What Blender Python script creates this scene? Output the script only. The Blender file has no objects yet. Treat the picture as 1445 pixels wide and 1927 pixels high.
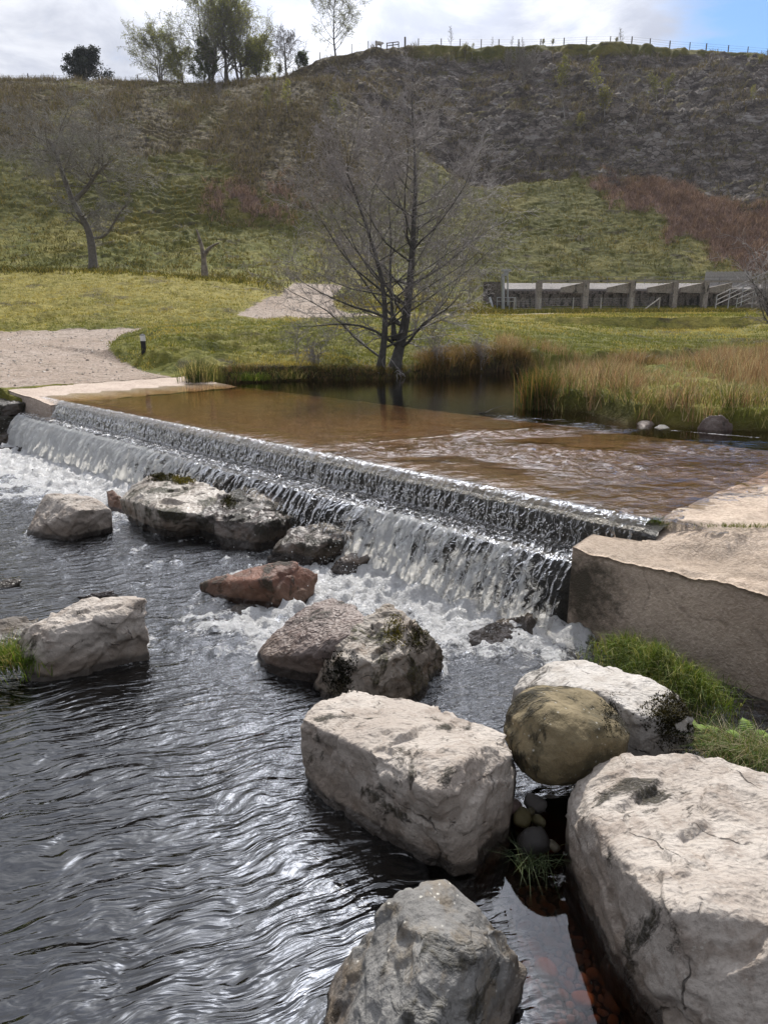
import bpy, bmesh, math, random
import numpy as np
from mathutils import Vector
R = math.radians
rng = np.random.default_rng(7)
scene = bpy.context.scene
COL = scene.collection

# ------------------------------------------------------------------ camera numbers (a phone held 1.7 m above the ford)
F = 1336.0; YH = 585.0; CZ = 2.7
PITCH = math.atan((963.5-YH)/F); cP, sP = math.cos(PITCH), math.sin(PITCH)
def ray(px, py):
    a = (px-722.5)/F; b = (963.5-py)/F
    return np.array((a, cP+b*sP, -sP+b*cP))
def at(px, py, z=0.0):
    r = ray(px, py); return np.array((0, 0, CZ))+r*((z-CZ)/r[2])
def atY(px, py, Y):
    r = ray(px, py); return np.array((0, 0, CZ))+r*(Y/r[1])

# ------------------------------------------------------------------ noise in numpy
_p = np.random.default_rng(3).permutation(256); _p = np.concatenate([_p, _p, _p])
_g = np.random.default_rng(5).normal(size=(256, 3)); _g /= np.linalg.norm(_g, axis=1)[:, None]
def perlin(x, y, z=0.0):
    x, y, z = np.broadcast_arrays(np.asarray(x, float), y, z)
    xi, yi, zi = np.floor(x).astype(int), np.floor(y).astype(int), np.floor(z).astype(int)
    xf, yf, zf = x-xi, y-yi, z-zi
    xi &= 255; yi &= 255; zi &= 255
    fd = lambda t: t*t*t*(t*(t*6-15)+10)
    u, v, w = fd(xf), fd(yf), fd(zf)
    out = 0
    for dx in (0, 1):
        for dy in (0, 1):
            for dz in (0, 1):
                g = _g[_p[_p[_p[xi+dx]+yi+dy]+zi+dz]]
                d = g[..., 0]*(xf-dx)+g[..., 1]*(yf-dy)+g[..., 2]*(zf-dz)
                out = out+d*(u if dx else 1-u)*(v if dy else 1-v)*(w if dz else 1-w)
    return out*1.5
def fbm(x, y, z=0.0, o=4, lac=2.03, gain=.5):
    s = 0; a = 1.0; f = 1.0
    for i in range(o):
        s = s+a*perlin(np.asarray(x)*f+i*17.3, np.asarray(y)*f-i*9.1, np.asarray(z)*f+i*5.7); a *= gain; f *= lac
    return s
def ridged(x, y, z=0.0, o=4):
    s = 0; a = .5; f = 1.0
    for i in range(o):
        s = s+a*(1-2*np.abs(perlin(np.asarray(x)*f+i*7.3, np.asarray(y)*f-i*3.1, np.asarray(z)*f+i*1.7))); a *= .5; f *= 2.1
    return s
def worley(P, seed=0, offs=False):
    c = np.floor(P).astype(int); f1 = np.full(len(P), 9.); f2 = np.full(len(P), 9.); idd = np.zeros(len(P)); off = np.zeros((len(P), 3))
    for dx in (-1, 0, 1):
        for dy in (-1, 0, 1):
            for dz in (-1, 0, 1):
                k = c+np.array((dx, dy, dz)); kk = k+seed
                h = _p[_p[_p[kk[:, 0] & 255]+(kk[:, 1] & 255)]+(kk[:, 2] & 255)]
                q = k+.5+.45*_g[h]
                d = np.linalg.norm(P-q, axis=1)
                m = d < f1
                f2 = np.where(m, f1, np.minimum(f2, d)); idd = np.where(m, h/255., idd); f1 = np.where(m, d, f1); off = np.where(m[:, None], P-q, off)
    return (f1, f2, idd, off) if offs else (f1, f2, idd)
def sst(a, b, x):
    t = np.clip((np.asarray(x, float)-a)/(b-a), 0, 1); return t*t*(3-2*t)

# ------------------------------------------------------------------ mesh helpers
def mk(name, V, faces, mat=None, parent=None, smooth=True, attrs=None, cols=None, uv=None, loc=None):
    """faces: list of (n,3) / (n,4) index arrays"""
    V = np.asarray(V, float).reshape(-1, 3)
    if loc is not None: V = V-np.asarray(loc)
    me = bpy.data.meshes.new(name)
    fl = [np.asarray(f, np.int32) for f in faces if len(f)]
    tot = np.concatenate([np.full(len(f), f.shape[1], np.int32) for f in fl])
    lv = np.concatenate([f.ravel() for f in fl])
    me.vertices.add(len(V)); me.vertices.foreach_set('co', V.astype(np.float32).ravel())
    me.loops.add(len(lv)); me.loops.foreach_set('vertex_index', lv)
    me.polygons.add(len(tot)); st = np.concatenate([[0], np.cumsum(tot)[:-1]]).astype(np.int32)
    me.polygons.foreach_set('loop_start', st); me.polygons.foreach_set('loop_total', tot)
    me.polygons.foreach_set('use_smooth', np.full(len(tot), bool(smooth)))
    if attrs:
        for k, a in attrs.items():
            at_ = me.attributes.new(k, 'FLOAT', 'POINT'); at_.data.foreach_set('value', np.asarray(a, np.float32))
    if cols is not None:
        c4 = np.ones((len(V), 4), np.float32); c4[:, :3] = cols
        at_ = me.attributes.new('Col', 'FLOAT_COLOR', 'POINT'); at_.data.foreach_set('color', c4.ravel())
    if uv is not None:
        l = me.uv_layers.new(name='UVMap'); l.data.foreach_set('uv', np.asarray(uv, np.float32)[lv].ravel())
    me.update(calc_edges=True); me.validate()
    o = bpy.data.objects.new(name, me); COL.objects.link(o)
    if mat: me.materials.append(mat)
    if loc is not None: o.location = Vector([float(v) for v in loc])
    if parent is not None:
        o.parent = parent
        if loc is not None: o.location = Vector([float(v) for v in loc])-parent.location
        else: o.location = -parent.location
    return o
def grid_faces(n, m):
    a = np.arange(n*m).reshape(n, m)
    return np.stack([a[:-1, :-1], a[:-1, 1:], a[1:, 1:], a[1:, :-1]], -1).reshape(-1, 4)
def tag(o, label=None, cat=None, group=None, kind=None):
    if label: o['label'] = label
    if cat: o['category'] = cat
    if group: o['group'] = group
    if kind: o['kind'] = kind
    return o
def empty(name, loc, label=None, cat=None, group=None):
    o = bpy.data.objects.new(name, None); COL.objects.link(o); o.location = Vector([float(v) for v in loc]); o.empty_display_size = .2
    return tag(o, label, cat, group)
def dup(root, loc, rotz=0., scale=1., label=None):
    r = root.copy(); COL.objects.link(r); r.location = Vector([float(v) for v in loc]); r.rotation_euler = (0, 0, rotz); r.scale = (scale,)*3
    if label: r['label'] = label
    for ch in root.children:
        c = ch.copy(); COL.objects.link(c); c.parent = r
    return r
def tubes(P, Rr, k=5, cap=False):
    """P (B,n,3), Rr (B,n) -> verts, quads"""
    P = np.asarray(P, float); Rr = np.asarray(Rr, float); B, n, _ = P.shape
    T = np.gradient(P, axis=1); T /= np.linalg.norm(T, axis=2)[..., None]+1e-9
    mean = P[:, -1]-P[:, 0]; ref = np.where((np.abs(mean[:, 2]) > .8*np.linalg.norm(mean, axis=1))[:, None], np.array((1., .13, 0)), np.array((.1, .05, 1.)))
    A = np.cross(T, ref[:, None, :]); A /= np.linalg.norm(A, axis=2)[..., None]+1e-9
    Bn = np.cross(T, A)
    th = np.arange(k)*2*np.pi/k
    V = P[:, :, None, :]+Rr[:, :, None, None]*(np.cos(th)[None, None, :, None]*A[:, :, None, :]+np.sin(th)[None, None, :, None]*Bn[:, :, None, :])
    idx = np.arange(B*n*k).reshape(B, n, k)
    a = idx[:, :-1]; b = idx[:, 1:]
    Fq = np.stack([a, np.roll(a, -1, 2), np.roll(b, -1, 2), b], -1).reshape(-1, 4)
    V = V.reshape(-1, 3)
    if cap and k == 4:
        Fq = np.concatenate([Fq, idx[:, 0, ::-1], idx[:, -1, :]])
    return V, Fq
class MB:
    def __init__(s): s.V = []; s.F = []; s.n = 0; s.C = []
    def add(s, V, Fs, col=None):
        V = np.asarray(V, float).reshape(-1, 3)
        for f in (Fs if isinstance(Fs, list) else [Fs]): s.F.append(np.asarray(f)+s.n)
        s.V.append(V); s.n += len(V)
        s.C.append(np.broadcast_to(np.asarray((1, 1, 1) if col is None else col, float), (len(V), 3)))
        return s
    def box(s, x0, x1, y0, y1, z0, z1, rot=0, org=(0, 0, 0)):
        v = np.array([(x, y, z) for z in (z0, z1) for y in (y0, y1) for x in (x0, x1)], float)
        if rot: c, q = math.cos(rot), math.sin(rot); v = np.stack([v[:, 0]*c-v[:, 1]*q, v[:, 0]*q+v[:, 1]*c, v[:, 2]], 1)
        v = v+np.asarray(org)
        return s.add(v, [np.array([(0, 2, 3, 1), (4, 5, 7, 6), (0, 1, 5, 4), (1, 3, 7, 5), (3, 2, 6, 7), (2, 0, 4, 6)])])
    def tube(s, pts, r, k=6):
        pts = np.asarray(pts, float); r = np.broadcast_to(np.asarray(r, float), (len(pts),))
        V, Fq = tubes(pts[None], r[None], k)
        n = len(pts)
        caps = [Fq]
        V = np.concatenate([V, pts[:1], pts[-1:]])
        i0 = np.arange(k); i1 = (n-1)*k+np.arange(k)
        caps.append(np.stack([np.roll(i0, -1), i0, np.full(k, n*k)], 1)); caps.append(np.stack([i1, np.roll(i1, -1), np.full(k, n*k+1)], 1))
        return s.add(V, caps)
    def prism(s, poly, y0, y1, org=(0, 0, 0), rot=0):
        """poly in (x,z), extruded over y"""
        n = len(poly); v = np.array([(p[0], y0, p[1]) for p in poly]+[(p[0], y1, p[1]) for p in poly], float)
        if rot: c, q = math.cos(rot), math.sin(rot); v = np.stack([v[:, 0]*c-v[:, 1]*q, v[:, 0]*q+v[:, 1]*c, v[:, 2]], 1)
        v = v+np.asarray(org)
        fs = [np.array([(i, (i+1) % n, n+(i+1) % n, n+i) for i in range(n)]), np.array([list(range(n))[::-1]]), np.array([list(range(n, 2*n))])]
        return s.add(v, fs)
    def build(s, name, mat, parent=None, smooth=False, loc=None, cols=False):
        V = np.concatenate(s.V)
        # mk wants uniform arrays
        by = {}
        for f in s.F: by.setdefault(f.shape[1], []).append(f)
        return mk(name, V, [np.concatenate(v) for v in by.values()], mat, parent, smooth, loc=loc, cols=np.concatenate(s.C) if cols else None)

# ------------------------------------------------------------------ materials
class NT:
    def __init__(s, name):
        s.m = bpy.data.materials.new(name); s.m.use_nodes = True; s.t = s.m.node_tree; s.t.nodes.clear()
        s.out = s.t.nodes.new('ShaderNodeOutputMaterial')
    def __call__(s, typ, *ins, out=0, **kw):
        nd = s.t.nodes.new('ShaderNode'+typ)
        for k, v in kw.items():
            if k.startswith('i_'): s.put(nd.inputs[k[2:].replace('_', ' ')], v)
            else: setattr(nd, k, v)
        for i, v in enumerate(ins):
            if v is not None: s.put(nd.inputs[i], v)
        return nd.outputs[out]
    def put(s, sock, v):
        if isinstance(v, bpy.types.NodeSocket): s.t.links.new(v, sock)
        elif isinstance(v, bpy.types.Node): s.t.links.new(v.outputs[0], sock)
        else:
            if sock.type == 'RGBA' and not isinstance(v, float) and len(v) == 3: v = (*v, 1)
            sock.default_value = v
    def math(s, op, a, b=0., c=0., clamp=False):
        return s('Math', a, b, c, operation=op, use_clamp=clamp)
    def ramp(s, x, a, b, lo=0., hi=1.):
        return s('MapRange', x, a, b, lo, hi, interpolation_type='SMOOTHSTEP')
    def mix(s, f, a, b, blend='MIX'):
        nd = s.t.nodes.new('ShaderNodeMix'); nd.data_type = 'RGBA'; nd.blend_type = blend
        s.put(nd.inputs[0], f); s.put(nd.inputs[6], a); s.put(nd.inputs[7], b); return nd.outputs[2]
    def noise(s, vec, scale, detail=4., rough=.55, dist=0.):
        return s('TexNoise', vec, i_Scale=scale, i_Detail=detail, i_Roughness=rough, i_Distortion=dist)
    def map(s, vec, scale=(1, 1, 1), rot=(0, 0, 0), loc=(0, 0, 0)):
        return s('Mapping', vec, loc, rot, scale)
    def aniso(s, vec, rot, scale): return s.map(s.map(vec, (1, 1, 1), (0, 0, R(rot))), scale)
    def attr(s, name, out=2): return s('Attribute', attribute_name=name, out=out)
    def col(s): return s('Attribute', attribute_name='Col', out=0)
    def pos(s): return s('NewGeometry', out=0)
    def posz(s):
        nd = s.t.nodes.new('ShaderNodeSeparateXYZ'); s.put(nd.inputs[0], s.pos()); return nd.outputs[2]
    def nz(s):
        nd = s.t.nodes.new('ShaderNodeSeparateXYZ'); s.put(nd.inputs[0], s('NewGeometry', out=1)); return nd.outputs[2]
    def objc(s): return s('TexCoord', out=3)
    def bump(s, h, strength=.5, dist=.02, normal=None):
        nd = s.t.nodes.new('ShaderNodeBump'); nd.inputs['Strength'].default_value = strength; nd.inputs['Distance'].default_value = dist
        s.put(nd.inputs['Height'], h)
        if normal is not None: s.put(nd.inputs['Normal'], normal)
        return nd.outputs[0]
    def bsdf(s, base, rough=.8, normal=None, spec=.3, **kw):
        nd = s.t.nodes.new('ShaderNodeBsdfPrincipled')
        s.put(nd.inputs['Base Color'], base); s.put(nd.inputs['Roughness'], rough); s.put(nd.inputs['Specular IOR Level'], spec)
        if normal is not None: s.put(nd.inputs['Normal'], normal)
        for k, v in kw.items(): s.put(nd.inputs[k.replace('_', ' ')], v)
        return nd.outputs[0]
    def done(s, sh, vol=None):
        s.put(s.out.inputs[0], sh)
        if vol is not None: s.put(s.out.inputs[1], vol)
        return s.m
# ------------------------------------------------------------------ the lie of the land
C0 = np.array((2.19, 5.70)); C1 = np.array((-7.32, 14.85)); WL = float(np.linalg.norm(C1-C0))
SH = (C1-C0)/WL; TH = np.array((SH[1], -SH[0]))
def to_st(x, y):
    dx = np.asarray(x)-C0[0]; dy = np.asarray(y)-C0[1]
    return dx*SH[0]+dy*SH[1], dx*TH[0]+dy*TH[1]
def from_st(s, t):
    s = np.asarray(s, float); t = np.asarray(t, float)
    return C0[0]+s*SH[0]+t*TH[0], C0[1]+s*SH[1]+t*TH[1]

# base heights as profiles along Y for columns u = x/Y
_Yk = [14, 16, 20, 24, 30, 34, 40, 46, 50, 56, 62, 70, 74]
_tab = {
 -.60: [1.2, 1.25, 1.45, 1.6, 1.8, 1.9, 3.1, 4.9, 5.3, 5.2, 6.3, 9.5, 11.5],
 -.36: [1.1, 1.2, 1.5, 1.6, 1.8, 1.95, 3.3, 4.9, 5.1, 5.0, 6.0, 9.0, 11.0],
 -.30: [1.1, 1.1, 1.55, 2.0, 1.9, 2.0, 3.2, 4.7, 4.95, 4.9, 5.9, 8.8, 10.6],
 -.16: [1.1, 1.1, 1.4, 2.05, 1.95, 2.05, 2.9, 4.0, 4.4, 4.7, 5.8, 8.4, 10.],
 -.117: [1., 1., 1.35, 2.0, 2.0, 2.1, 2.45, 2.9, 3.4, 4.2, 5.2, 8.0, 9.6],
 -.05: [1., 1., 1.3, 1.9, 2.1, 2.2, 2.4, 2.8, 3.3, 4.2, 5.4, 7.6, 9.0],
 0.: [1., 1., 1.2, 1.8, 2.1, 2.25, 2.4, 2.7, 3.0, 3.9, 5.0, 7.4, 8.6],
 .10: [1., 1.1, 1.2, 1.6, 2.1, 2.3, 2.4, 2.45, 2.6, 2.8, 3.4, 5.0, 6.4],
 .155: [1.2, 1.25, 1.3, 1.5, 2.0, 2.3, 2.4, 2.42, 2.45, 2.5, 2.55, 2.6, 5.2],
 .25: [1.25, 1.3, 1.3, 1.45, 1.9, 2.3, 2.42, 2.45, 2.5, 2.55, 2.6, 2.65, 5.2],
 .60: [1.3, 1.35, 1.35, 1.45, 1.9, 2.35, 2.5, 2.6, 2.65, 2.7, 2.75, 2.8, 5.3],
}
# ridge seen against the sky: (px, py, Y)
_rid = [(-200, 168, 116), (0, 158, 116), (150, 158, 116), (300, 163, 116), (420, 166, 117), (480, 158, 118), (540, 140, 120), (580, 122, 121), (620, 106, 122),
        (670, 96, 123), (730, 88, 124), (800, 84, 125), (900, 86, 125), (1000, 86, 125), (1100, 81, 125), (1180, 80, 125), (1250, 88, 125), (1330, 94, 125), (1445, 103, 125), (1650, 120, 125)]
_rp = np.array([atY(*r) for r in _rid]); _ru = _rp[:, 0]/_rp[:, 1]
U0, U1, dU, Y0, Y1, dY = -.9, .9, .005, 14., 260., .25
_us = np.arange(U0, U1+1e-6, dU); _Ys = np.arange(Y0, Y1+1e-6, dY)
def ridge(u):
    return np.interp(u, _ru, _rp[:, 1]), np.interp(u, _ru, _rp[:, 2])
def _base():
    ks = sorted(_tab); T = np.array([_tab[k] for k in ks])
    B = np.zeros((len(_us), len(_Ys)))
    ker = np.exp(-.5*(np.arange(-10, 11)*dY/.9)**2); ker /= ker.sum()
    for i, u in enumerate(_us):
        row = np.array([np.interp(u, ks, T[:, j]) for j in range(len(_Yk))])
        Yr, Zr = ridge(u); zf = row[-1]; Yf = 74.
        wr = float(sst(-.16, .12, u))
        v = np.clip((_Ys-Yf)/(Yr-Yf), 0, 1)
        gl = 1-(1-v)**1.45
        gr = np.interp(v, [0, .2, .45, .52, .66, .72, .86, .95, 1.], [0, .15, .37, .45, .68, .73, .93, .985, 1.])
        z = np.where(_Ys < Yf, np.interp(_Ys, _Yk, row), zf+(Zr-zf)*((1-wr)*gl+wr*gr))
        z = np.where(_Ys > Yr, Zr-.012*(_Ys-Yr)-.0004*(_Ys-Yr)**2, z)
        B[i] = np.convolve(np.pad(z, 10, mode='edge'), ker, 'valid')
    for _ in range(3):
        B[1:-1] = .25*B[:-2]+.5*B[1:-1]+.25*B[2:]
    return B
_B = _base()
def base(x, y):
    y = np.asarray(y, float); x = np.asarray(x, float)
    u = np.clip(x/np.maximum(y, 9.), U0, U1-1e-4); yy = np.clip(y, Y0, Y1-1e-3)
    fi = (u-U0)/dU; fj = (yy-Y0)/dY; i = np.minimum(fi.astype(int), len(_us)-2); j = np.minimum(fj.astype(int), len(_Ys)-2); a = fi-i; b = fj-j
    return (1-a)*((1-b)*_B[i, j]+b*_B[i, j+1])+a*((1-b)*_B[i+1, j]+b*_B[i+1, j+1])
# the pool above the ford: polygon of its waterline at z = 1
def _w(px, py): p = at(px, py, 1.); return (p[0], p[1])
_pool = [tuple(C0), (-.0+from_st(6, -.05)[0], from_st(6, -.05)[1]), tuple(C1), _w(130, 742), _w(230, 734), _w(365, 722.5), _w(430, 720), _w(500, 718), _w(550, 716), _w(640, 714), _w(712, 713), _w(800, 709), _w(900, 701), _w(985, 697),
         (7., 24.), (14., 30.), (16., 27.), (9., 21.), (4.2, 16.5), (3.15, 14.6), _w(985, 765), _w(1040, 771), _w(1100, 775), _w(1180, 795), _w(1250, 800), _w(1330, 806), _w(1445, 812),
         (8., 10.2), (13., 8.6), (12., 6.8), (6.5, 7.15), _w(1445, 922), _w(1350, 947), _w(1290, 962), _w(1240, 976)]
POOL = np.array(_pool)
def poly_sd(x, y, P):
    """signed distance, negative inside"""
    x = np.asarray(x, float); y = np.asarray(y, float); d = np.full(x.shape, 1e9); ins = np.zeros(x.shape, bool)
    for i in range(len(P)):
        a = P[i]; b = P[(i+1) % len(P)]; e = b-a
        t = np.clip(((x-a[0])*e[0]+(y-a[1])*e[1])/(e@e+1e-12), 0, 1)
        d = np.minimum(d, np.hypot(x-a[0]-t*e[0], y-a[1]-t*e[1]))
        c = ((a[1] <= y) != (b[1] <= y)); xx = a[0]+(y-a[1])/(e[1] if abs(e[1]) > 1e-9 else 1e-9)*e[0]
        ins ^= c & (x < xx)
    return np.where(ins, -d, d)
def soft(x, y, P, w=1.): return 1-sst(-w, w, poly_sd(x, y, P))

def low_ground(x, y):
    """bed and banks of the stream below the weir"""
    s, t = to_st(x, y)
    bed = -.36+.05*fbm(x*1.3, y*1.3, 3., 3)+.15*sst(.2, .9, x)*sst(4.6, 3.2, y)
    wall = t+.42
    right = sst(.1, -.35, s)*sst(-1.2, -.1, t)*.36
    bed = bed+right
    bank = sst(13.7, 14.2, s)
    return bed*(1-bank)+bank*(.35+.5*sst(13.4, 15., s)+.06*fbm(x*2, y*2, 1., 3))
def smooth_ground(x, y):
    x = np.asarray(x, float); y = np.asarray(y, float)
    B = base(x, y)
    s, t = to_st(x, y)
    near = y < 36
    h = B.copy()
    if near.any():
        xs, ys = x[near], y[near]; sd = poly_sd(xs, ys, POOL); ss, tt = s[near], t[near]
        out = np.maximum(sd, 0)
        hard = sst(12.6, 13.4, ss)*sst(5., 4., tt) + sst(.2, -.3, ss)*sst(2.0, 1.0, tt)   # the concrete ramps meet the water gently
        prof = 1.0+((.45-.25*sst(4., 5.5, xs)*sst(17, 19, ys))*sst(0, .28, out)+.11*out)*(1-np.clip(hard, 0, 1))+.06*out*np.clip(hard, 0, 1)
        hb = np.minimum(B[near], prof)
        depth = np.where(tt < 4.6, .10, .10+.55*sst(4.6, 6.2, tt))
        bedz = 1.0-depth*sst(0., .25, -sd)-.02
        hh = np.where(sd < 0, bedz, hb)
        hh = np.where((tt < -.2), low_ground(xs, ys), hh)
        # under the weir, the slab and the concrete aprons the soil lies lower
        hh = np.where((tt >= -.2) & (tt < 4.55) & (ss > -.2) & (ss < 13.4), np.minimum(hh, .80), hh)
        hh = np.where((tt >= -.7) & (tt < .3) & (ss > -.4) & (ss < 13.5), np.minimum(hh, .30), hh)
        hh = np.where((ss <= .5) & (tt >= -.2) & (tt < 3.), np.minimum(hh, .30), hh)
        hh = np.where((ss > 11.9) & (ss < 14.2) & (tt > -.6) & (tt < 4.3), np.minimum(hh, 1.0+.09*(ss-13.25)-.09), hh)
        h[near] = hh
    return h
# zones ---------------------------------------------------------------
def onground(px, py, y0=9., y1=150., fn=None, n=2600):
    r = ray(px, py); Y = np.geomspace(y0, y1, n); t = Y/r[1]
    g = (fn or smooth_ground)(r[0]*t, Y); z = CZ+r[2]*t
    k = np.argmax(z <= g)
    if not (z <= g).any(): k = n-1
    return np.array((r[0]*t[k], Y[k], g[k]))
def zone(pts, **kw): return np.array([onground(*p, **kw)[:2] for p in pts])
TRACK_A = zone([(-160, 745), (0, 730), (270, 724), (362, 725), (300, 706), (245, 690), (210, 668), (205, 655), (222, 642), (258, 628), (275, 619), (200, 620), (100, 623), (0, 627), (-150, 630)], y0=13.2)
TRACK_B = np.array([(-7.4, 36.6), (-6.2, 36.0), (-4.5, 36.2), (-2, 37), (2, 38.5), (7., 42.), (13., 49.), (20, 55), (30, 60), (30, 63), (20, 59), (12., 54.), (6, 47.), (1., 42.), (-2.0, 41.6), (-3.0, 46), (-3.6, 52.), (-3.2, 58), (-7.2, 60), (-7.2, 54), (-6.5, 47), (-6.8, 42)])
def masks(x, y):
    u = x/np.maximum(y, 1.); Yr, Zr = ridge(u); v = np.clip((y-74)/(Yr-74), -.3, 1.3)
    n = fbm(u*9, v*3, 2., 4); n2 = fbm(u*30, v*9, 4., 3)
    lo = np.interp(u, [-.2, -.1, 0., .1, .18, .25, .33, .42, .6], [.9, .66, .52, .42, .47, .46, .42, .34, .30])
    rock = sst(-.05, .09, v-lo+.09*n)*sst(1.0, .93, v+.04*n2)*sst(-.19, -.06, u+.05*n)
    vl = np.interp(u, [.24, .28, .33, .42, .5], [.56, .42, .28, .15, .03])
    brack = sst(.235, .295, u+.03*n+.03*n2)*sst(-.07, .08, v-vl+.09*n2+.04*n)*(1-sst(.0, .07, v-lo+.06*n))
    hl = sst(.10, -.02, u)
    heath = hl*sst(.06, .30, v+.12*n+.07*sst(-.3, -.1, u)-.05)*(1-.8*sst(.84, 1.0, v+.06*n)*sst(-.12, -.2, u))*sst(-1.0, -.1, n+.6*n2+.35*sst(-.35, -.15, u))
    stk = fbm(u*11+v*2., v*17, 6., 4); heath = heath*(1-sst(-.12, -.24, u)*(1-sst(-.25, .25, stk))*.48)
    brack2 = sst(.30, .06, np.hypot((u+.17)/.5, (v-.10)/.55)+.1*n2)*sst(-.2, .3, n2+.4*n)*(v > -.2)
    track = np.zeros_like(x)
    m = (y < 66) & (y > 12)
    tr = np.maximum(soft(x[m], y[m], TRACK_A, .35), soft(x[m], y[m], TRACK_B, .6)); track[m] = tr
    return dict(rock=rock, brack=np.maximum(brack, .62*brack2), heath=heath, track=track, v=v, u=u)
def ground_h(x, y, mk_=None):
    x = np.asarray(x, float); y = np.asarray(y, float)
    h = smooth_ground(x, y); M = mk_ or masks(x, y)
    s, t = to_st(x, y)
    far = sst(34, 46, y)
    # mid-distance turf: soft hummocks, low terraces on the mound
    land = sst(.02, .3, h-1.0)*sst(11, 13, y)*(1-M['track'])
    h = h+land*(1-far)*(1-.6*sst(.07, .15, M['u'])*sst(24, 30, y))*(.20*fbm(x*.75, y*.8, 1., 4)+.15*ridged(x*1.5, y*2.1, 4., 4))
    h = h+M['track']*.03*fbm(x*1.5, y*1.5, 6., 3)
    # slipped, bare edges in the near bank
    for (px, py, w) in ((440, 660, 1.3), (390, 640, .8), (520, 668, .9)):
        c = SLIP[(px, py)]; d = np.hypot((x-c[0])/w, (y-c[1])/(.55*w)); h = h-.28*np.exp(-d**4)*(y < 34)
    # terracettes on the slopes
    flat = 1-.85*sst(.07, .15, M['u'])*sst(-.02, -.10, M['v'])
    hill = sst(36, 44, y)*(1-M['track'])*flat
    zz = h+1.3*fbm(x*.11, y*.11, 8., 3)
    ph = zz*1.25+1.9*fbm(x*.22, y*.14, 3., 4)
    st_ = (ph-np.floor(ph)); tri = sst(0, .7, st_)-st_
    rk = M['rock']
    bluff = np.clip(.35+.9*fbm(x*.06, y*.05, 12., 3), 0.1, 1.2)
    h = h+hill*(1-rk)*(.80*(1-.75*sst(-.06, .04, M['u']))*tri*bluff+.22*fbm(x*.5, h*.9, 2., 4)+.16*ridged(x*.55, h*1.6+y*.3, 7., 3))*np.where(M['v'] > -.25, 1, .55)*sst(1.0, .93, M['v'])
    h = h+hill*(.06*fbm(x*1.9, y*1.2, 5., 3))
    # quarried face: ledges, broken blocks, gullies
    q = h+.9*fbm(x*.09, y*.06, 4., 4)
    led = q/1.9+.35*fbm(x*.25, y*.25, 9., 3); lf = led-np.floor(led); step = (sst(.1, .62, lf)-lf)*1.9
    P = np.stack([x*.85, q*1.35, y*.35], 1) if rk.max() > 0 else None
    blk = np.zeros_like(h); i = rk > .02
    if i.any():
        f1, f2, idd = worley(P[i], 3); blk[i] = (idd-.5)*1.5*sst(.0, .25, f2-f1)
        f1, f2, idd = worley(P[i]*np.array((1.9, 2.3, 1.9)), 5); blk[i] += (idd-.5)*1.1*sst(.0, .2, f2-f1)
    gul = fbm(x*.045, q*.02, 2., 4)
    spur = ridged(x*.035+.03*q, q*.012, 5., 3)
    h = h-rk*(1.9+2.6*sst(.6, .9, M['v']))
    h = h+rk*(.9*step+.55*blk+2.4*gul+2.4*spur+.35*fbm(x*.7, y*.9, 3., 4))
    return h
SLIP = {k: onground(*k, y0=15)[:2] for k in ((440, 660), (390, 640), (520, 668))}

def build_ground():
    # one sheet: a fan that widens to the skyline, near rows wide, hillside rows close
    rows = np.concatenate([np.arange(9., 30, .10), np.geomspace(30, 62, 170)[:-1], np.linspace(62, 128, 520)[:-1], np.geomspace(128, 250, 26)])
    uu = np.concatenate([np.linspace(-1.3, -.62, 40)[:-1], np.linspace(-.62, .62, 900), np.linspace(.62, 1.3, 40)[1:]])
    Yg, Ug = np.meshgrid(rows, uu, indexing='ij'); x = (Ug*Yg).ravel(); y = Yg.ravel()
    M = masks(x, y); z = ground_h(x, y, M)
    V1 = np.stack([x, y, z], 1); F1 = grid_faces(len(rows), len(uu))
    gx = np.arange(-16, 16.01, .1); gy = np.arange(-8, 9.01, .1)
    X, Yy = np.meshgrid(gx, gy); x2 = X.ravel(); y2 = Yy.ravel(); z2 = np.where(to_st(x2, y2)[1] < -.2, low_ground(x2, y2), smooth_ground(x2, y2))
    V2 = np.stack([x2, y2, z2], 1); F2 = grid_faces(len(gy), len(gx))+len(V1)
    V = np.concatenate([V1, V2]); zr = np.zeros(len(V2))
    at_ = {k: np.concatenate([M[k], zr]) for k in ('rock', 'brack', 'heath', 'track', 'v')}
    # banks slope wetter and barer by the water, meadow yellower
    n = fbm(V[:, 0]*.12, V[:, 1]*.12, 3., 3)
    at_['yel'] = np.clip(.5+.6*n+.5*sst(33, 38, V[:, 1])*sst(56, 50, V[:, 1])*sst(-.06, -.14, V[:, 0]/np.maximum(V[:, 1], 1))-.25*sst(58, 66, V[:, 1])-.45*sst(34, 30, V[:, 1]), 0, 1.2)
    s, t = to_st(V[:, 0], V[:, 1])
    sd = np.full(len(V), 5.); mm = V[:, 1] < 32; sd[mm] = poly_sd(V[mm, 0], V[mm, 1], POOL)
    at_['bed'] = np.maximum(sst(.15, -.1, sd), ((t < -.2) & (V[:, 2] < .06) & (V[:, 1] < 16)).astype(float))
    at_['mud'] = np.maximum.reduce([.9*sst(.42, .2, sd)*(sd > 0)*(t > 0)*(V[:, 0] < 4.3)*np.where((V[:, 1] < 16) & (V[:, 0] > 0), .35, 1.)*(1-at_['track']), ((t < -.3) & (V[:, 2] >= .06) & (V[:, 1] < 9)).astype(float), sst(.9, .1, np.minimum.reduce([np.hypot((V[:, 0]-c[0])/1.3, (V[:, 1]-c[1])/.7) for c in SLIP.values()]))])
    return mk('ground', V, [np.concatenate([F1, F2])], MAT['ground'], attrs=at_)
MAT = {}
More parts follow.
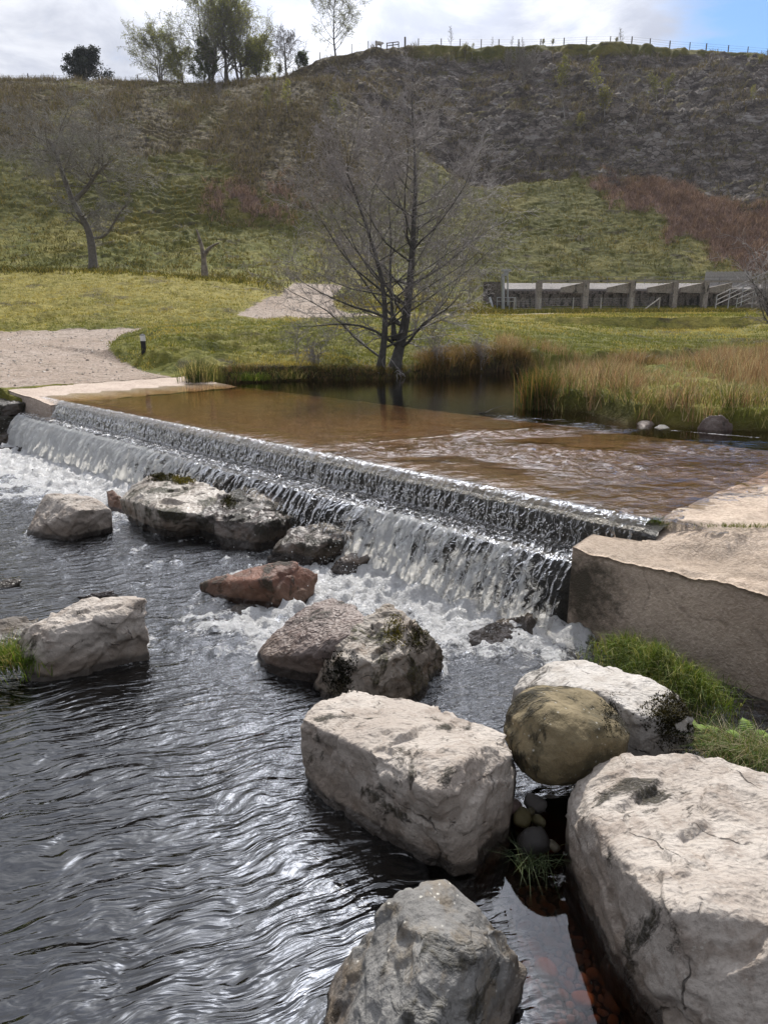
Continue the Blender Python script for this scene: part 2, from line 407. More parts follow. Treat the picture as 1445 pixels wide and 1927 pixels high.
def m_ground():
    n = NT('ground'); P = n.pos()
    v = n.attr('v'); rock = n.attr('rock'); br = n.attr('brack'); he = n.attr('heath'); tr = n.attr('track'); yel = n.attr('yel'); bed = n.attr('bed'); mud = n.attr('mud')
    n1 = n.noise(P, .35, 6., .62); n2 = n.noise(P, 2.6, 5., .65); n3 = n.noise(P, 11., 4., .6)
    Pz = n.map(P, (.5, .5, 1.7)); nb = n.noise(Pz, .8, 6., .65)
    green = n.mix(n.ramp(n.math('ADD', n.math('MULTIPLY', n2, .6), n.math('MULTIPLY', n.noise(P, .9, 4., .6), .4)), .38, .62), (.066, .074, .014), (.140, .138, .026))
    ylw = n.mix(n.ramp(n2, .3, .7), (.165, .145, .034), (.27, .23, .062))
    g = n.mix(n.ramp(n.math('ADD', n.math('MULTIPLY', yel, .45), n1), .5, .95), green, ylw)
    g = n.mix(n.ramp(v, -.2, .1, 0., .42), g, n.mix(n2, (.03, .027, .010), (.085, .072, .026)))
    g = n.mix(n.math('MULTIPLY', n.ramp(nb, .54, .66), .75), g, (.05, .04, .026))
    heath = n.mix(n.ramp(n2, .35, .65), (.046, .037, .027), (.140, .112, .058))
    g = n.mix(n.ramp(n.math('ADD', he, n.math('MULTIPLY', n.math('SUBTRACT', n2, .5), .9)), .32, .7), g, heath)
    brk = n.mix(n3, (.11, .07, .055), (.25, .165, .135))
    g = n.mix(n.ramp(n.math('ADD', br, n.math('MULTIPLY', n.math('SUBTRACT', n2, .5), .9)), .35, .65), g, brk)
    # quarried face: dark shaly bands with paler stones, turf on the ledges
    sz = n.map(P, (.42, .42, 1.1)); ns = n.noise(sz, 1.0, 7., .7, .3)
    vor = n('TexVoronoi', n.map(P, (.9, .9, 1.9)), i_Scale=1.0, i_Randomness=1.0, out=1)
    rk = n.mix(n.ramp(ns, .35, .68), (.060, .050, .043), (.225, .192, .165))
    pale = n.math('MULTIPLY', n.ramp(ns, .54, .62), n.ramp(n('RGBToBW', vor), .50, .62))
    bv = n.map(n('VectorMath', P, n('VectorMath', n('TexNoise', P, i_Scale=.5, i_Detail=3., out=1), (1.2, 1.2, 1.2), operation='MULTIPLY'), operation='ADD'), (1.1, 1.1, 2.6))
    bc = n('RGBToBW', n('TexVoronoi', bv, i_Scale=1.0, out=1)); be = n('TexVoronoi', bv, i_Scale=1.0, feature='DISTANCE_TO_EDGE')
    stone = n.math('MULTIPLY', n.math('MULTIPLY', n.ramp(bc, .50, .66), n.ramp(be, .03, .10)), n.ramp(n.noise(P, .13, 4., .6), .46, .60))
    rk = n.mix(n.math('MULTIPLY', stone, .5), rk, (.33, .30, .27)); rk = n.mix(n.math('MULTIPLY', n.ramp(be, .08, .01), .6), rk, (.02, .018, .018))
    rk = n.mix(n.math('MULTIPLY', pale, .8), rk, (.30, .285, .27))
    veg = n.math('MULTIPLY', n.ramp(n1, .46, .60), n.ramp(n.nz(), .50, .78))
    rk = n.mix(n.math('MULTIPLY', veg, .85), rk, n.mix(n2, (.055, .05, .02), (.16, .135, .045)))
    g = n.mix(n.ramp(n.math('ADD', rock, n.math('MULTIPLY', n.math('SUBTRACT', n2, .5), .8)), .38, .62), g, rk)
    # gravel track
    vg = n('TexVoronoi', P, i_Scale=16., out=1)
    gr = n.mix(n('RGBToBW', vg), (.20, .155, .125), (.42, .35, .295)); gr = n.mix(n.ramp(n1, .35, .7), gr, (.27, .21, .165))
    gr = n.mix(n.math('MULTIPLY', n.ramp(n2, .50, .68), .65), gr, (.155, .125, .09)); gr = n.mix(n.math('MULTIPLY', n.ramp(n3, .56, .66), .5), gr, (.52, .46, .40))
    g = n.mix(n.ramp(n.math('ADD', tr, n.math('MULTIPLY', n.math('SUBTRACT', n2, .5), .7)), .4, .6), g, gr)
    g = n.mix(n.math('MULTIPLY', mud, n.ramp(n3, .3, .5)), g, (.03, .023, .016))
    bedc = n.mix(n3, (.022, .014, .008), (.075, .046, .024))
    g = n.mix(bed, g, bedc)
    hh = n.math('ADD', n2, n.math('MULTIPLY', n3, .35))
    bp = n.bump(hh, .9, .14)
    return n.done(n.bsdf(g, .92, bp, .15))
MAT['ground'] = m_ground()

def m_rock(name, c1, c2, c3, moss=.55, ripple=1., wet=.06, stain=.5, lichen=.3, gloss=.75, mosscol=(.012, .012, .008), green=0., tannin=.75):
    n = NT(name); P0 = n.objc(); rnd = n('ObjectInfo', out=5)
    off = n('CombineXYZ', n.math('MULTIPLY', rnd, 37.), n.math('MULTIPLY', rnd, 11.), 0.)
    P = n('VectorMath', P0, off, operation='ADD')
    n1 = n.noise(P, 1.7, 5., .6, .4); n2 = n.noise(P, 7., 6., .65, .2); n3 = n.noise(P, 42., 4., .7)
    c = n.mix(n.ramp(n1, .36, .66), c1, c2)
    c = n.mix(n.math('MULTIPLY', n.ramp(n2, .48, .66), stain), c, c3)
    c = n.mix(n.math('MULTIPLY', n.ramp(n3, .50, .68), .5), c, n.mix(.55, c, (.04, .035, .03)))
    spots = n('TexVoronoi', P, i_Scale=26.); lm = n.math('MULTIPLY', n.ramp(spots, .20, .12), n.ramp(n2, .46, .56))
    c = n.mix(n.math('MULTIPLY', lm, lichen), c, (.55, .53, .47))
    # fissures
    wv = n('VectorMath', P, n('VectorMath', n('TexNoise', P, i_Scale=3., i_Detail=4., out=1), (.28, .28, .28), operation='MULTIPLY'), operation='ADD')
    vd = n('TexVoronoi', wv, i_Scale=1.9, feature='DISTANCE_TO_EDGE')
    crack = n.math('MULTIPLY', n.ramp(vd, .013, .002), n.math('MULTIPLY', n.ramp(n1, .50, .60), n.ramp(n2, .46, .56)))
    c = n.mix(n.math('MULTIPLY', crack, .7), c, (.02, .017, .014))
    # black moss and damp streaks in patches
    mo = n.noise(n.map(P, (1., 1., .75), (0, 0, 0), (3.3, 1.7, 8.)), 2.3, 6., .68, .5)
    mm = n.math('MULTIPLY', n.ramp(mo, .645-.16*moss, .715-.16*moss), n.ramp(n3, .30, .52, .45, 1.))
    mc = n.mix(n.ramp(n3, .4, .65), mosscol, n.mix(green, (.035, .028, .012), (.09, .085, .015)))
    c = n.mix(n.math('MULTIPLY', mm, .93), c, mc)
    # tannin stain left by higher water
    zt = n.math('ADD', n.posz(), n.math('MULTIPLY', n.math('SUBTRACT', n2, .5), -.35))
    c = n.mix(n.math('MULTIPLY', n.ramp(zt, .30, .10), tannin), c, n.mix(.62, c, (.115, .078, .048)))
    # wet tide line
    z = n.math('ADD', n.posz(), n.math('MULTIPLY', n.math('SUBTRACT', n1, .5), -.16))
    wt = n.ramp(z, wet+.03, wet-.01)
    c = n.mix(wt, c, n.mix(.78, c, (.010, .007, .005)))
    # dimples left by dissolving rain, strongest on the tops
    dv = n('VectorMath', P, n('VectorMath', n('TexNoise', P, i_Scale=9., i_Detail=2., out=1), (.06, .06, .06), operation='MULTIPLY'), operation='ADD')
    dm = n('TexVoronoi', n.map(dv, (1., 1.6, 1.)), i_Scale=30., feature='SMOOTH_F1', i_Smoothness=.35)
    top = n.ramp(n.nz(), .15, .65)
    h = n.math('ADD', n.math('MULTIPLY', n.math('MULTIPLY', dm, n.math('ADD', n.math('MULTIPLY', top, .8), .2)), .6*ripple), n.math('ADD', n.math('MULTIPLY', n2, .7), n.math('MULTIPLY', n3, .35)))
    h = n.math('SUBTRACT', h, n.math('MULTIPLY', crack, .8)); h = n.math('ADD', h, n.math('MULTIPLY', n.math('MULTIPLY', mm, n3), 1.0))
    bp = n.bump(h, .8, .028)
    rough = n.math('SUBTRACT', gloss, n.math('MULTIPLY', wt, .45))
    return n.done(n.bsdf(c, rough, bp, .4))
MAT['pale_rock'] = m_rock('pale_limestone', (.31, .265, .225), (.42, .375, .33), (.20, .155, .12), moss=.46, stain=.6, ripple=.62)
MAT['white_rock'] = m_rock('white_limestone', (.37, .34, .305), (.46, .43, .395), (.26, .22, .18), moss=.56, stain=.5, wet=.02, ripple=.6)
MAT['tan_rock'] = m_rock('tan_limestone', (.22, .185, .15), (.34, .305, .265), (.13, .085, .05), moss=1.0, green=.55, stain=.65, ripple=.8)
MAT['grey_rock'] = m_rock('grey_fossil_limestone', (.12, .115, .108), (.22, .213, .20), (.17, .125, .07), moss=.55, ripple=.35, lichen=.7)
MAT['olive_rock'] = m_rock('olive_lichened_sandstone', (.115, .09, .045), (.22, .175, .10), (.06, .05, .026), moss=.85, stain=.8, ripple=.25, lichen=.45, wet=-1., gloss=.85)
MAT['dark_rock'] = m_rock('dark_wet_rock', (.07, .058, .048), (.16, .14, .125), (.10, .06, .045), moss=1.1, ripple=.5, wet=.12, gloss=.32)
MAT['moss_rock'] = m_rock('mossy_wet_limestone', (.27, .23, .19), (.44, .40, .35), (.14, .10, .07), moss=.8, ripple=.6, wet=.10, gloss=.34, mosscol=(.018, .018, .008), green=.5)
MAT['red_rock'] = m_rock('red_brown_sandstone', (.105, .045, .028), (.19, .085, .052), (.05, .025, .018), moss=.55, ripple=.3, wet=.05, gloss=.6, lichen=.1)
MAT['pink_rock'] = m_rock('pink_grey_rock', (.15, .115, .10), (.23, .185, .16), (.10, .058, .046), moss=.45, ripple=1.3, wet=.10, gloss=.5)

def m_concrete(name, c1, c2, stain=(.05, .045, .04), bumpd=.02, scale=1., moss=0., grain=60., corner=None):
    n = NT(name); P = n.pos(); n1 = n.noise(P, 1.1*scale, 6., .65, .3); n2 = n.noise(P, 9.*scale, 5., .7); n3 = n.noise(P, grain, 3., .7)
    c = n.mix(n.ramp(n1, .32, .68), c1, c2); c = n.mix(n.math('MULTIPLY', n.ramp(n2, .5, .72), .4), c, stain)
    vp = n('TexVoronoi', P, i_Scale=grain*.9, out=1)
    c = n.mix(.32, c, n.mix(n('RGBToBW', vp), (.10, .075, .06), (.66, .56, .48)))
    if moss:
        mo = n.noise(n.map(P, (1, 1, .35)), 2.2, 6., .7); c = n.mix(n.math('MULTIPLY', n.ramp(mo, .62-.14*moss, .70-.14*moss), .9), c, (.018, .016, .009))
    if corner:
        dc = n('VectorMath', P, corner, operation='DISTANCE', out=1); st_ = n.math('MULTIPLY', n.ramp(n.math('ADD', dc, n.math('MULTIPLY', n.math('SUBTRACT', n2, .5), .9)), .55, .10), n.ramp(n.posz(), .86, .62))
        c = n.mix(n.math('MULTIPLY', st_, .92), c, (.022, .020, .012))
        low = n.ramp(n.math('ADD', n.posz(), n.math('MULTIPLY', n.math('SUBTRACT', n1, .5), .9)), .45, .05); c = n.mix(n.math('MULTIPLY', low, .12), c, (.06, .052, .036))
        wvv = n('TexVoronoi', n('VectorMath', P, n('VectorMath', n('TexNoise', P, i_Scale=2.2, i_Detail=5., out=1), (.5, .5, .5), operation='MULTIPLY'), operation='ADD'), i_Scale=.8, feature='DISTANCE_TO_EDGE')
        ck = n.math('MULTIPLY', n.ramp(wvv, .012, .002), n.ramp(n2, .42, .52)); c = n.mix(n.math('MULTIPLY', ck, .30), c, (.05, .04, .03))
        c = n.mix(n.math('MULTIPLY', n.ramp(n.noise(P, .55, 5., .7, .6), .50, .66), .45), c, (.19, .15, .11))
    h = n.math('ADD', n.math('MULTIPLY', n2, .9), n3)
    return n.done(n.bsdf(c, .88, n.bump(h, .8, bumpd), .25))
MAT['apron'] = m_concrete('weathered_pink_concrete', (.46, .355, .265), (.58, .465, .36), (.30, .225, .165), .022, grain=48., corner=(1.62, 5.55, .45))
MAT['ramp'] = m_concrete('pale_ribbed_concrete', (.42, .33, .265), (.52, .42, .345), (.30, .225, .17), .015, grain=40.)
MAT['weir'] = None
def m_weir():
    n = NT('mossy_wet_concrete'); P = n.pos(); n1 = n.noise(P, 3., 6., .7); n2 = n.noise(P, 22., 5., .7)
    c = n.mix(n.ramp(n1, .35, .65), (.010, .009, .007), (.035, .030, .021)); c = n.mix(n.math('MULTIPLY', n.ramp(n2, .5, .65), .5), c, (.028, .026, .010))
    # trodden slab under the water: sandy brown with a darker strip
    z = n.math('MULTIPLY', n.ramp(n.posz(), .90, .915), n.attr('slab'))
    sand = n.mix(n.ramp(n1, .3, .7), (.100, .064, .026), (.195, .128, .055))
    sand = n.mix(n.math('MULTIPLY', n.attr('strip'), .65), sand, (.10, .058, .024))
    c = n.mix(z, c, sand)
    return n.done(n.bsdf(c, n.math('ADD', .28, n.math('MULTIPLY', z, .5)), n.bump(n.math('ADD', n1, n2), .9, .05), .5))
MAT['weir'] = m_weir()
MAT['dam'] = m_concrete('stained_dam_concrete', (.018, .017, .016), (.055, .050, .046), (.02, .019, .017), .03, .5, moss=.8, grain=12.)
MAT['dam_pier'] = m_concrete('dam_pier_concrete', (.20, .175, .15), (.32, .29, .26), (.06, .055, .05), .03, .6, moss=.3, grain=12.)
MAT['pale_concrete'] = m_concrete('pale_concrete', (.12, .125, .13), (.17, .175, .18), (.2, .19, .18), .02, .6, grain=14.)
MAT['dark_stone_wall'] = m_concrete('grey_wing_wall', (.10, .095, .09), (.19, .18, .17), (.05, .045, .04), .06, 1.2, moss=.3, grain=9.)
def m_plain(name, c, rough=.6, metal=0., c2=None, sc=6., spec=.4, bumps=0.):
    n = NT(name); P = n.objc(); nn = n.noise(P, sc, 5., .6)
    b = n.mix(n.ramp(nn, .3, .7), c, c2 if c2 else tuple(v*.75 for v in c))
    return n.done(n.bsdf(b, rough, n.bump(nn, .4, bumps) if bumps else None, spec, Metallic=metal))
MAT['galv'] = m_plain('galvanised_steel', (.42, .43, .44), .45, .6)
MAT['rusty'] = m_plain('weathered_steel', (.20, .20, .20), .6, .3)
MAT['post'] = m_plain('weathered_timber', (.17, .15, .13), .9, 0, (.09, .08, .07))
MAT['lightpost'] = m_plain('silvered_timber', (.42, .40, .37), .9, 0, (.30, .28, .26))
MAT['wire'] = m_plain('fence_wire', (.16, .16, .16), .5, .5)
MAT['black_post'] = m_plain('black_painted_post', (.012, .012, .014), .45)
MAT['white_band'] = m_plain('white_reflective_band', (.8, .8, .8), .4)
MAT['wool'] = m_plain('sheep_wool', (.60, .56, .50), .95, 0, (.45, .42, .37), 20., .1, .05)
MAT['face'] = m_plain('sheep_face', (.10, .09, .08), .9)
MAT['stick'] = m_plain('wet_dead_branch', (.035, .028, .022), .5)
MAT['bark_alder'] = m_plain('alder_bark', (.075, .069, .062), .9, 0, (.125, .12, .108), 9., .2, .02)
MAT['twig_alder'] = m_plain('alder_twigs', (.27, .245, .23), .7, 0, (.34, .31, .295), 2., .4)
MAT['bark_oak'] = m_plain('oak_bark', (.115, .102, .088), .9, 0, (.18, .16, .138), 6., .2, .03)
MAT['twig_oak'] = m_plain('oak_twigs', (.21, .195, .175), .8, 0, (.27, .255, .23), 2., .3)
MAT['snag'] = m_plain('dead_stripped_wood', (.28, .24, .20), .9, 0, (.09, .075, .06), 3., .2, .03)
MAT['birch'] = m_plain('birch_bark', (.24, .225, .20), .8, 0, (.10, .09, .08), 5.)
MAT['birch_pale'] = m_plain('pale_birch_bark', (.36, .34, .31), .8, 0, (.22, .20, .18), 5.)
MAT['scrub'] = m_plain('bare_scrub_twigs', (.19, .17, .15), .85, 0, (.25, .225, .20), 3.)
def m_leaf(name, trans=.5, rough=.6, spec=.25):
    n = NT(name); c = n.col(); b = n.bsdf(c, rough, None, spec)
    t = n('BsdfTranslucent', n('VectorMath', c, (1.25, 1.2, .75), operation='MULTIPLY'))
    return n.done(n('MixShader', trans, b, t))
MAT['blades'] = m_leaf('grass_blades', .38)
MAT['leaves'] = m_leaf('young_leaves', .5)
MAT['needles'] = m_leaf('pine_needles', .1)
MAT['dead'] = m_leaf('dead_bracken', .22, .9, .1)
def m_col(name, rough=.7, spec=.3):
    n = NT(name); nn = n.noise(n.objc(), 30., 4., .6); return n.done(n.bsdf(n.mix(n.math('MULTIPLY', n.ramp(nn, .4, .7), .5), n.col(), n.mix(.6, n.col(), (.02, .015, .01))), rough, n.bump(nn, .5, .01), spec))
MAT['pebble'] = m_col('stream_pebbles', .45, .4)

# ------------------------------------------------------------------ water
def m_water(name, dens, vc, kind):
    n = NT(name); P = n.pos(); foam = n.attr('foam'); turb = n.attr('turb')
    if kind == 'lower':
        w = n('VectorMath', P, n('VectorMath', n('TexNoise', P, i_Scale=1.6, i_Detail=2., out=1), (.35, .35, .0), operation='MULTIPLY'), operation='ADD')
        a = n.noise(n.aniso(w, -22, (2.5, 12., 1.)), 1.0, 1.8, .5, .35)
        b = n.noise(n.aniso(w, -14, (7., 27., 1.)), 1.0, 1.8, .5, .5)
        c = n.noise(P, 34., 4., .65, .6); d = n.noise(P, 11., 3., .6, .5)
        h = n.math('ADD', n.math('MULTIPLY', a, 1.0), n.math('MULTIPLY', b, .30))
        h = n.math('ADD', h, n.math('MULTIPLY', turb, n.math('ADD', n.math('MULTIPLY', c, .55), n.math('MULTIPLY', d, 1.1))))
        h = n.math('MULTIPLY', h, n.math('SUBTRACT', 1., n.math('MULTIPLY', n.attr('calm'), .985)))
        nr = n.bump(h, 1.0, .031)
    else:
        a = n.noise(n.aniso(P, 8, (3.6, 6.5, 1.)), 1.0, 3., .55, .5); b = n.noise(n.aniso(P, -4, (9., 17., 1.)), 1.0, 2., .6)
        h = n.math('ADD', n.math('MULTIPLY', a, 1.), n.math('MULTIPLY', b, .3)); h = n.math('MULTIPLY', h, n.math('ADD', .04, n.math('MULTIPLY', turb, 1.)))
        nr = n.bump(h, 1.0, .05)
    fr = n('Fresnel', 1.33, nr)
    gl = n('BsdfGlossy', (1, 1, 1), .03, None, None, nr)
    tr = n('BsdfTransparent', n.mix(n.attr('calm'), (.16, .15, .14), (1, 1, 1)) if kind == 'lower' else (1, 1, 1))
    sh = n('MixShader', n.math('ADD', n.math('MULTIPLY', fr, 1.15 if kind == 'lower' else .95), n.math('MULTIPLY', n.math('SUBTRACT', 1., n.attr('calm')), .088) if kind == 'lower' else 0.0, clamp=True), tr, gl)
    f1 = n.noise(P, 7., 6., .72, .8); f2 = n.noise(P, 38., 5., .7, .5)
    fm = n.math('ADD', .5, n.math('MULTIPLY', 1.45, n.math('SUBTRACT', n.math('ADD', n.math('MULTIPLY', f1, .72), n.math('MULTIPLY', f2, .28)), .5)))
    mask = n.ramp(n.math('ADD', fm, n.math('MULTIPLY', foam, .62)), .67, .86)
    fb = n.bump(n.math('ADD', n.math('MULTIPLY', f2, .8), f1), 1., .055)
    white = n('MixShader', .30, n.bsdf((.92, .92, .92), .35, fb, .5), n('BsdfTranslucent', (.8, .82, .8), fb))
    sh = n('MixShader', n.math('MULTIPLY', mask, .92), sh, white)
    return n.done(sh, n('VolumeAbsorption', vc, dens))
MAT['lower_water'] = m_water('peaty_stream_water', 10., (.62, .36, .10), 'lower')
MAT['upper_water'] = m_water('peaty_ford_water', 3.0, (.72, .48, .15), 'upper')
def m_fall():
    n = NT('falling_water'); amt = n.attr('amt'); uv = n('TexCoord', out=2)
    wob = n('VectorMath', uv, n('VectorMath', n('TexNoise', n.map(uv, (2., 2., 1.)), i_Scale=2.2, i_Detail=4., out=1), (.34, .16, 0), operation='MULTIPLY'), operation='ADD')
    a = n.noise(n.map(wob, (11.5, 2.7, 1.)), 1., 5., .66, .9); b = n.noise(n.map(wob, (38., 9., 1.)), 1., 4., .7, .9); c = n.noise(n.map(uv, (70., 40., 1.)), 1., 3., .7, .4)
    m = n.math('ADD', n.math('ADD', n.math('MULTIPLY', a, .62), n.math('MULTIPLY', b, .28)), n.math('MULTIPLY', c, .10))
    m = n.math('ADD', .5, n.math('MULTIPLY', n.math('SUBTRACT', m, .5), 1.7))
    mask = n.ramp(n.math('ADD', m, n.math('MULTIPLY', n.math('SUBTRACT', amt, .5), .50)), .44, .68)
    h = n.math('ADD', n.math('MULTIPLY', a, .8), n.math('ADD', n.math('MULTIPLY', b, .6), n.math('MULTIPLY', c, .35)))
    nr = n.bump(h, 1., .035); hc = n.math('ADD', n.noise(n.map(wob, (16., 3., 1.)), 1., 2., .5), n.math('MULTIPLY', n.noise(n.map(uv, (14., 12., 1.)), 1., 2., .5, .6), n.ramp(n.math('ABSOLUTE', n.math('SUBTRACT', n('SeparateXYZ', uv, out=1), 1.0)), .42, .15))); nc = n.bump(hc, 1., .05)
    fr = n('Fresnel', 1.33, nc)
    gl = n('BsdfGlossy', (1, 1, 1), .06, None, None, nc); tr = n('BsdfTransparent', (.90, .885, .86))
    clear = n('MixShader', n.math('MULTIPLY', fr, n.attr('gl'), clamp=True), tr, gl)
    white = n('MixShader', .6, n.bsdf((.93, .94, .935), .3, nr, .5), n('BsdfTranslucent', (.97, .97, .95), nr))
    return n.done(n('MixShader', n.math('MULTIPLY', mask, .95), clear, white))
MAT['fall'] = m_fall()
def m_drop():
    n = NT('spray_drops'); return n.done(n('MixShader', .4, n.bsdf((.85, .86, .87), .08, None, .6), n('BsdfTranslucent', (.85, .86, .87))))
MAT['drop'] = m_drop()
# ------------------------------------------------------------------ weir, ford slab, concrete aprons
def extrude_st(name, prof, s0, s1, ds, mat, amp=.0, parent=None, sub=.06, attrs=False, ends=True):
    """a (t,z) profile carried along the weir line, roughened"""
    pts = [np.array(prof[0], float)]
    for a, b in zip(prof[:-1], prof[1:]):
        a = np.array(a, float); b = np.array(b, float); k = max(1, int(np.linalg.norm(b-a)/sub))
        for i in range(1, k+1): pts.append(a+(b-a)*i/k)
    pts = np.array(pts); S = np.arange(s0, s1+1e-6, ds)
    Sg, I = np.meshgrid(S, np.arange(len(pts)), indexing='ij'); t = pts[I, 0]; z = pts[I, 1]
    x, y = from_st(Sg, t)
    nn = fbm(Sg*1.7, t*3, z*3, 4)
    n2 = fbm(Sg*5+9, t*6, z*6, 3)
    x = x+TH[0]*amp*(nn+.4*n2); y = y+TH[1]*amp*(nn+.4*n2); z = z+amp*.5*n2
    V = np.stack([x, y, z], -1).reshape(-1, 3)
    F = [grid_faces(*Sg.shape)]
    at_ = {'slab': sst(.12, .5, t+.25*nn).ravel(), 'strip': (sst(.0, .3, (t-(2.75+.17*Sg))+.1*nn)*sst(1.6, 1.4, (t-(2.75+.17*Sg)))).ravel()} if attrs else None
    return mk(name, V, F, mat, parent, attrs=at_)
weir = extrude_st('stone_weir', [(7.5, .30), (4.66, .72), (4.62, .905), (.14, .94), (.05, .925), (.0, .87), (-.02, .61), (-.24, .605), (-.275, .57), (-.29, .35), (-.32, -.55)], -.1, WL+.1, .06, MAT['weir'], .022, attrs=True)
tag(weir, 'long dark stepped weir and ford slab with water running over it', 'weir')

def slab_mesh(name, S, T, zf, mat, thick_to=-.5, label=None, cat=None, edge=.03):
    """concrete slab over an (s,t) grid with real sides going down"""
    Sg, Tg = np.meshgrid(S, T, indexing='ij'); z = zf(Sg, Tg); x, y = from_st(Sg, Tg)
    V = np.stack([x, y, z], -1).reshape(-1, 3); n, m = Sg.shape; a = np.arange(n*m).reshape(n, m)
    rim = np.concatenate([a[:, 0], a[-1, 1:], a[-2::-1, -1], a[0, -2:0:-1]])
    levels = [V]; off = n*m; F = [grid_faces(n, m)]; prev = rim
    zr = V[rim, 2]; rs, rt = Sg.ravel()[rim], Tg.ravel()[rim]
    for k in range(1, 31):
        f = k/30; zz = zr*(1-f)+thick_to*f
        j = .022*fbm(rs*2.6, rt*2.6, zz*2.6, 4)+.010*fbm(rs*16, rt*16, zz*16, 2)-(.02 if k == 1 else 0)
        cs, ct = rs.mean(), rt.mean()
        outw_s = np.sign(rs-cs)*(np.abs(rs-cs) > .98*np.abs(rs-cs).max()); outw_t = np.sign(rt-ct)*(np.abs(rt-ct) > .98*np.abs(rt-ct).max())
        xx, yy = from_st(rs+outw_s*j, rt+outw_t*j)
        levels.append(np.stack([xx, yy, zz], 1)); cur = off+np.arange(len(rim)); off += len(rim)
        F.append(np.stack([prev, cur, np.roll(cur, -1), np.roll(prev, -1)], 1)); prev = cur
    o = mk(name, np.concatenate(levels), F, mat)
    return tag(o, label, cat)
def apron_z(s, t):
    d = t+.42                                   # distance back from the wall face
    q = -s
    z = .80+.05*sst(0, .5, d)+.20*sst(.1, .9, d)
    z = z+.10*sst(1.0, 4.5, q)*sst(0, 1.5, d)
    # runs down under the ford water
    sd = poly_sd(*from_st(s, t), POOL)
    z = np.where(sd < .9, np.minimum(z, 1.0+.10*np.maximum(sd, -.6)*1.1), z)
    z = np.where(d < .5, np.minimum(z, .80+.25*d+.03), z)
    z = z-.05*sst(.5, .0, q)*sst(.45, .1, d)
    z = z+.022*fbm(s*2.2, t*2.2, 1., 4)+.012*fbm(s*9, t*9, 2., 3)+.008*fbm(s*26, t*26, 2., 2)
    # the broken hollow near the corner
    hx = np.hypot((s+.42)/.30, (t+.10)/.13); z = z-.06*np.exp(-hx**2)
    hx = np.hypot((s+.80)/.28, (t-.02)/.16); z = z-.035*np.exp(-hx**2)
    k = sst(.45, -.75, s); z = np.where(t < .25, (.785+.03*sst(0, .3, d))*(1-k)+z*k, z)
    z = np.where((s > -.02) & (t > -.02-.10*s), .60, z)
    return z-.03*sst(.06, 0., d)*(.6+.8*fbm(s*5, t*1, 3., 3))
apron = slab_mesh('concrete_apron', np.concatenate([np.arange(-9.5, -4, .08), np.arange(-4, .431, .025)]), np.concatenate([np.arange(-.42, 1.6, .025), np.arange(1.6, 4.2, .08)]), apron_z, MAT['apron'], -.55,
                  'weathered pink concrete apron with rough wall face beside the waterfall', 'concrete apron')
def ramp_z(s, t):
    q = s-13.25
    z = 1.03+.09*q+.03*sst(0, 2, t)+.010*fbm(s*3, t*3, 5., 4)
    sd = poly_sd(*from_st(s, t), POOL)
    z = np.where(sd < 1.6, np.minimum(z, 1.0+.055*sd), z)
    return z+.008*np.sin((s*.3+t)*9.)
ramp = slab_mesh('concrete_ramp', np.arange(12.0, 14.25, .06), np.arange(-.10, 4.3, .06), ramp_z, MAT['ramp'], .2,
                 'pale ribbed concrete ramp rising from the ford to the gravel track', 'concrete ramp')

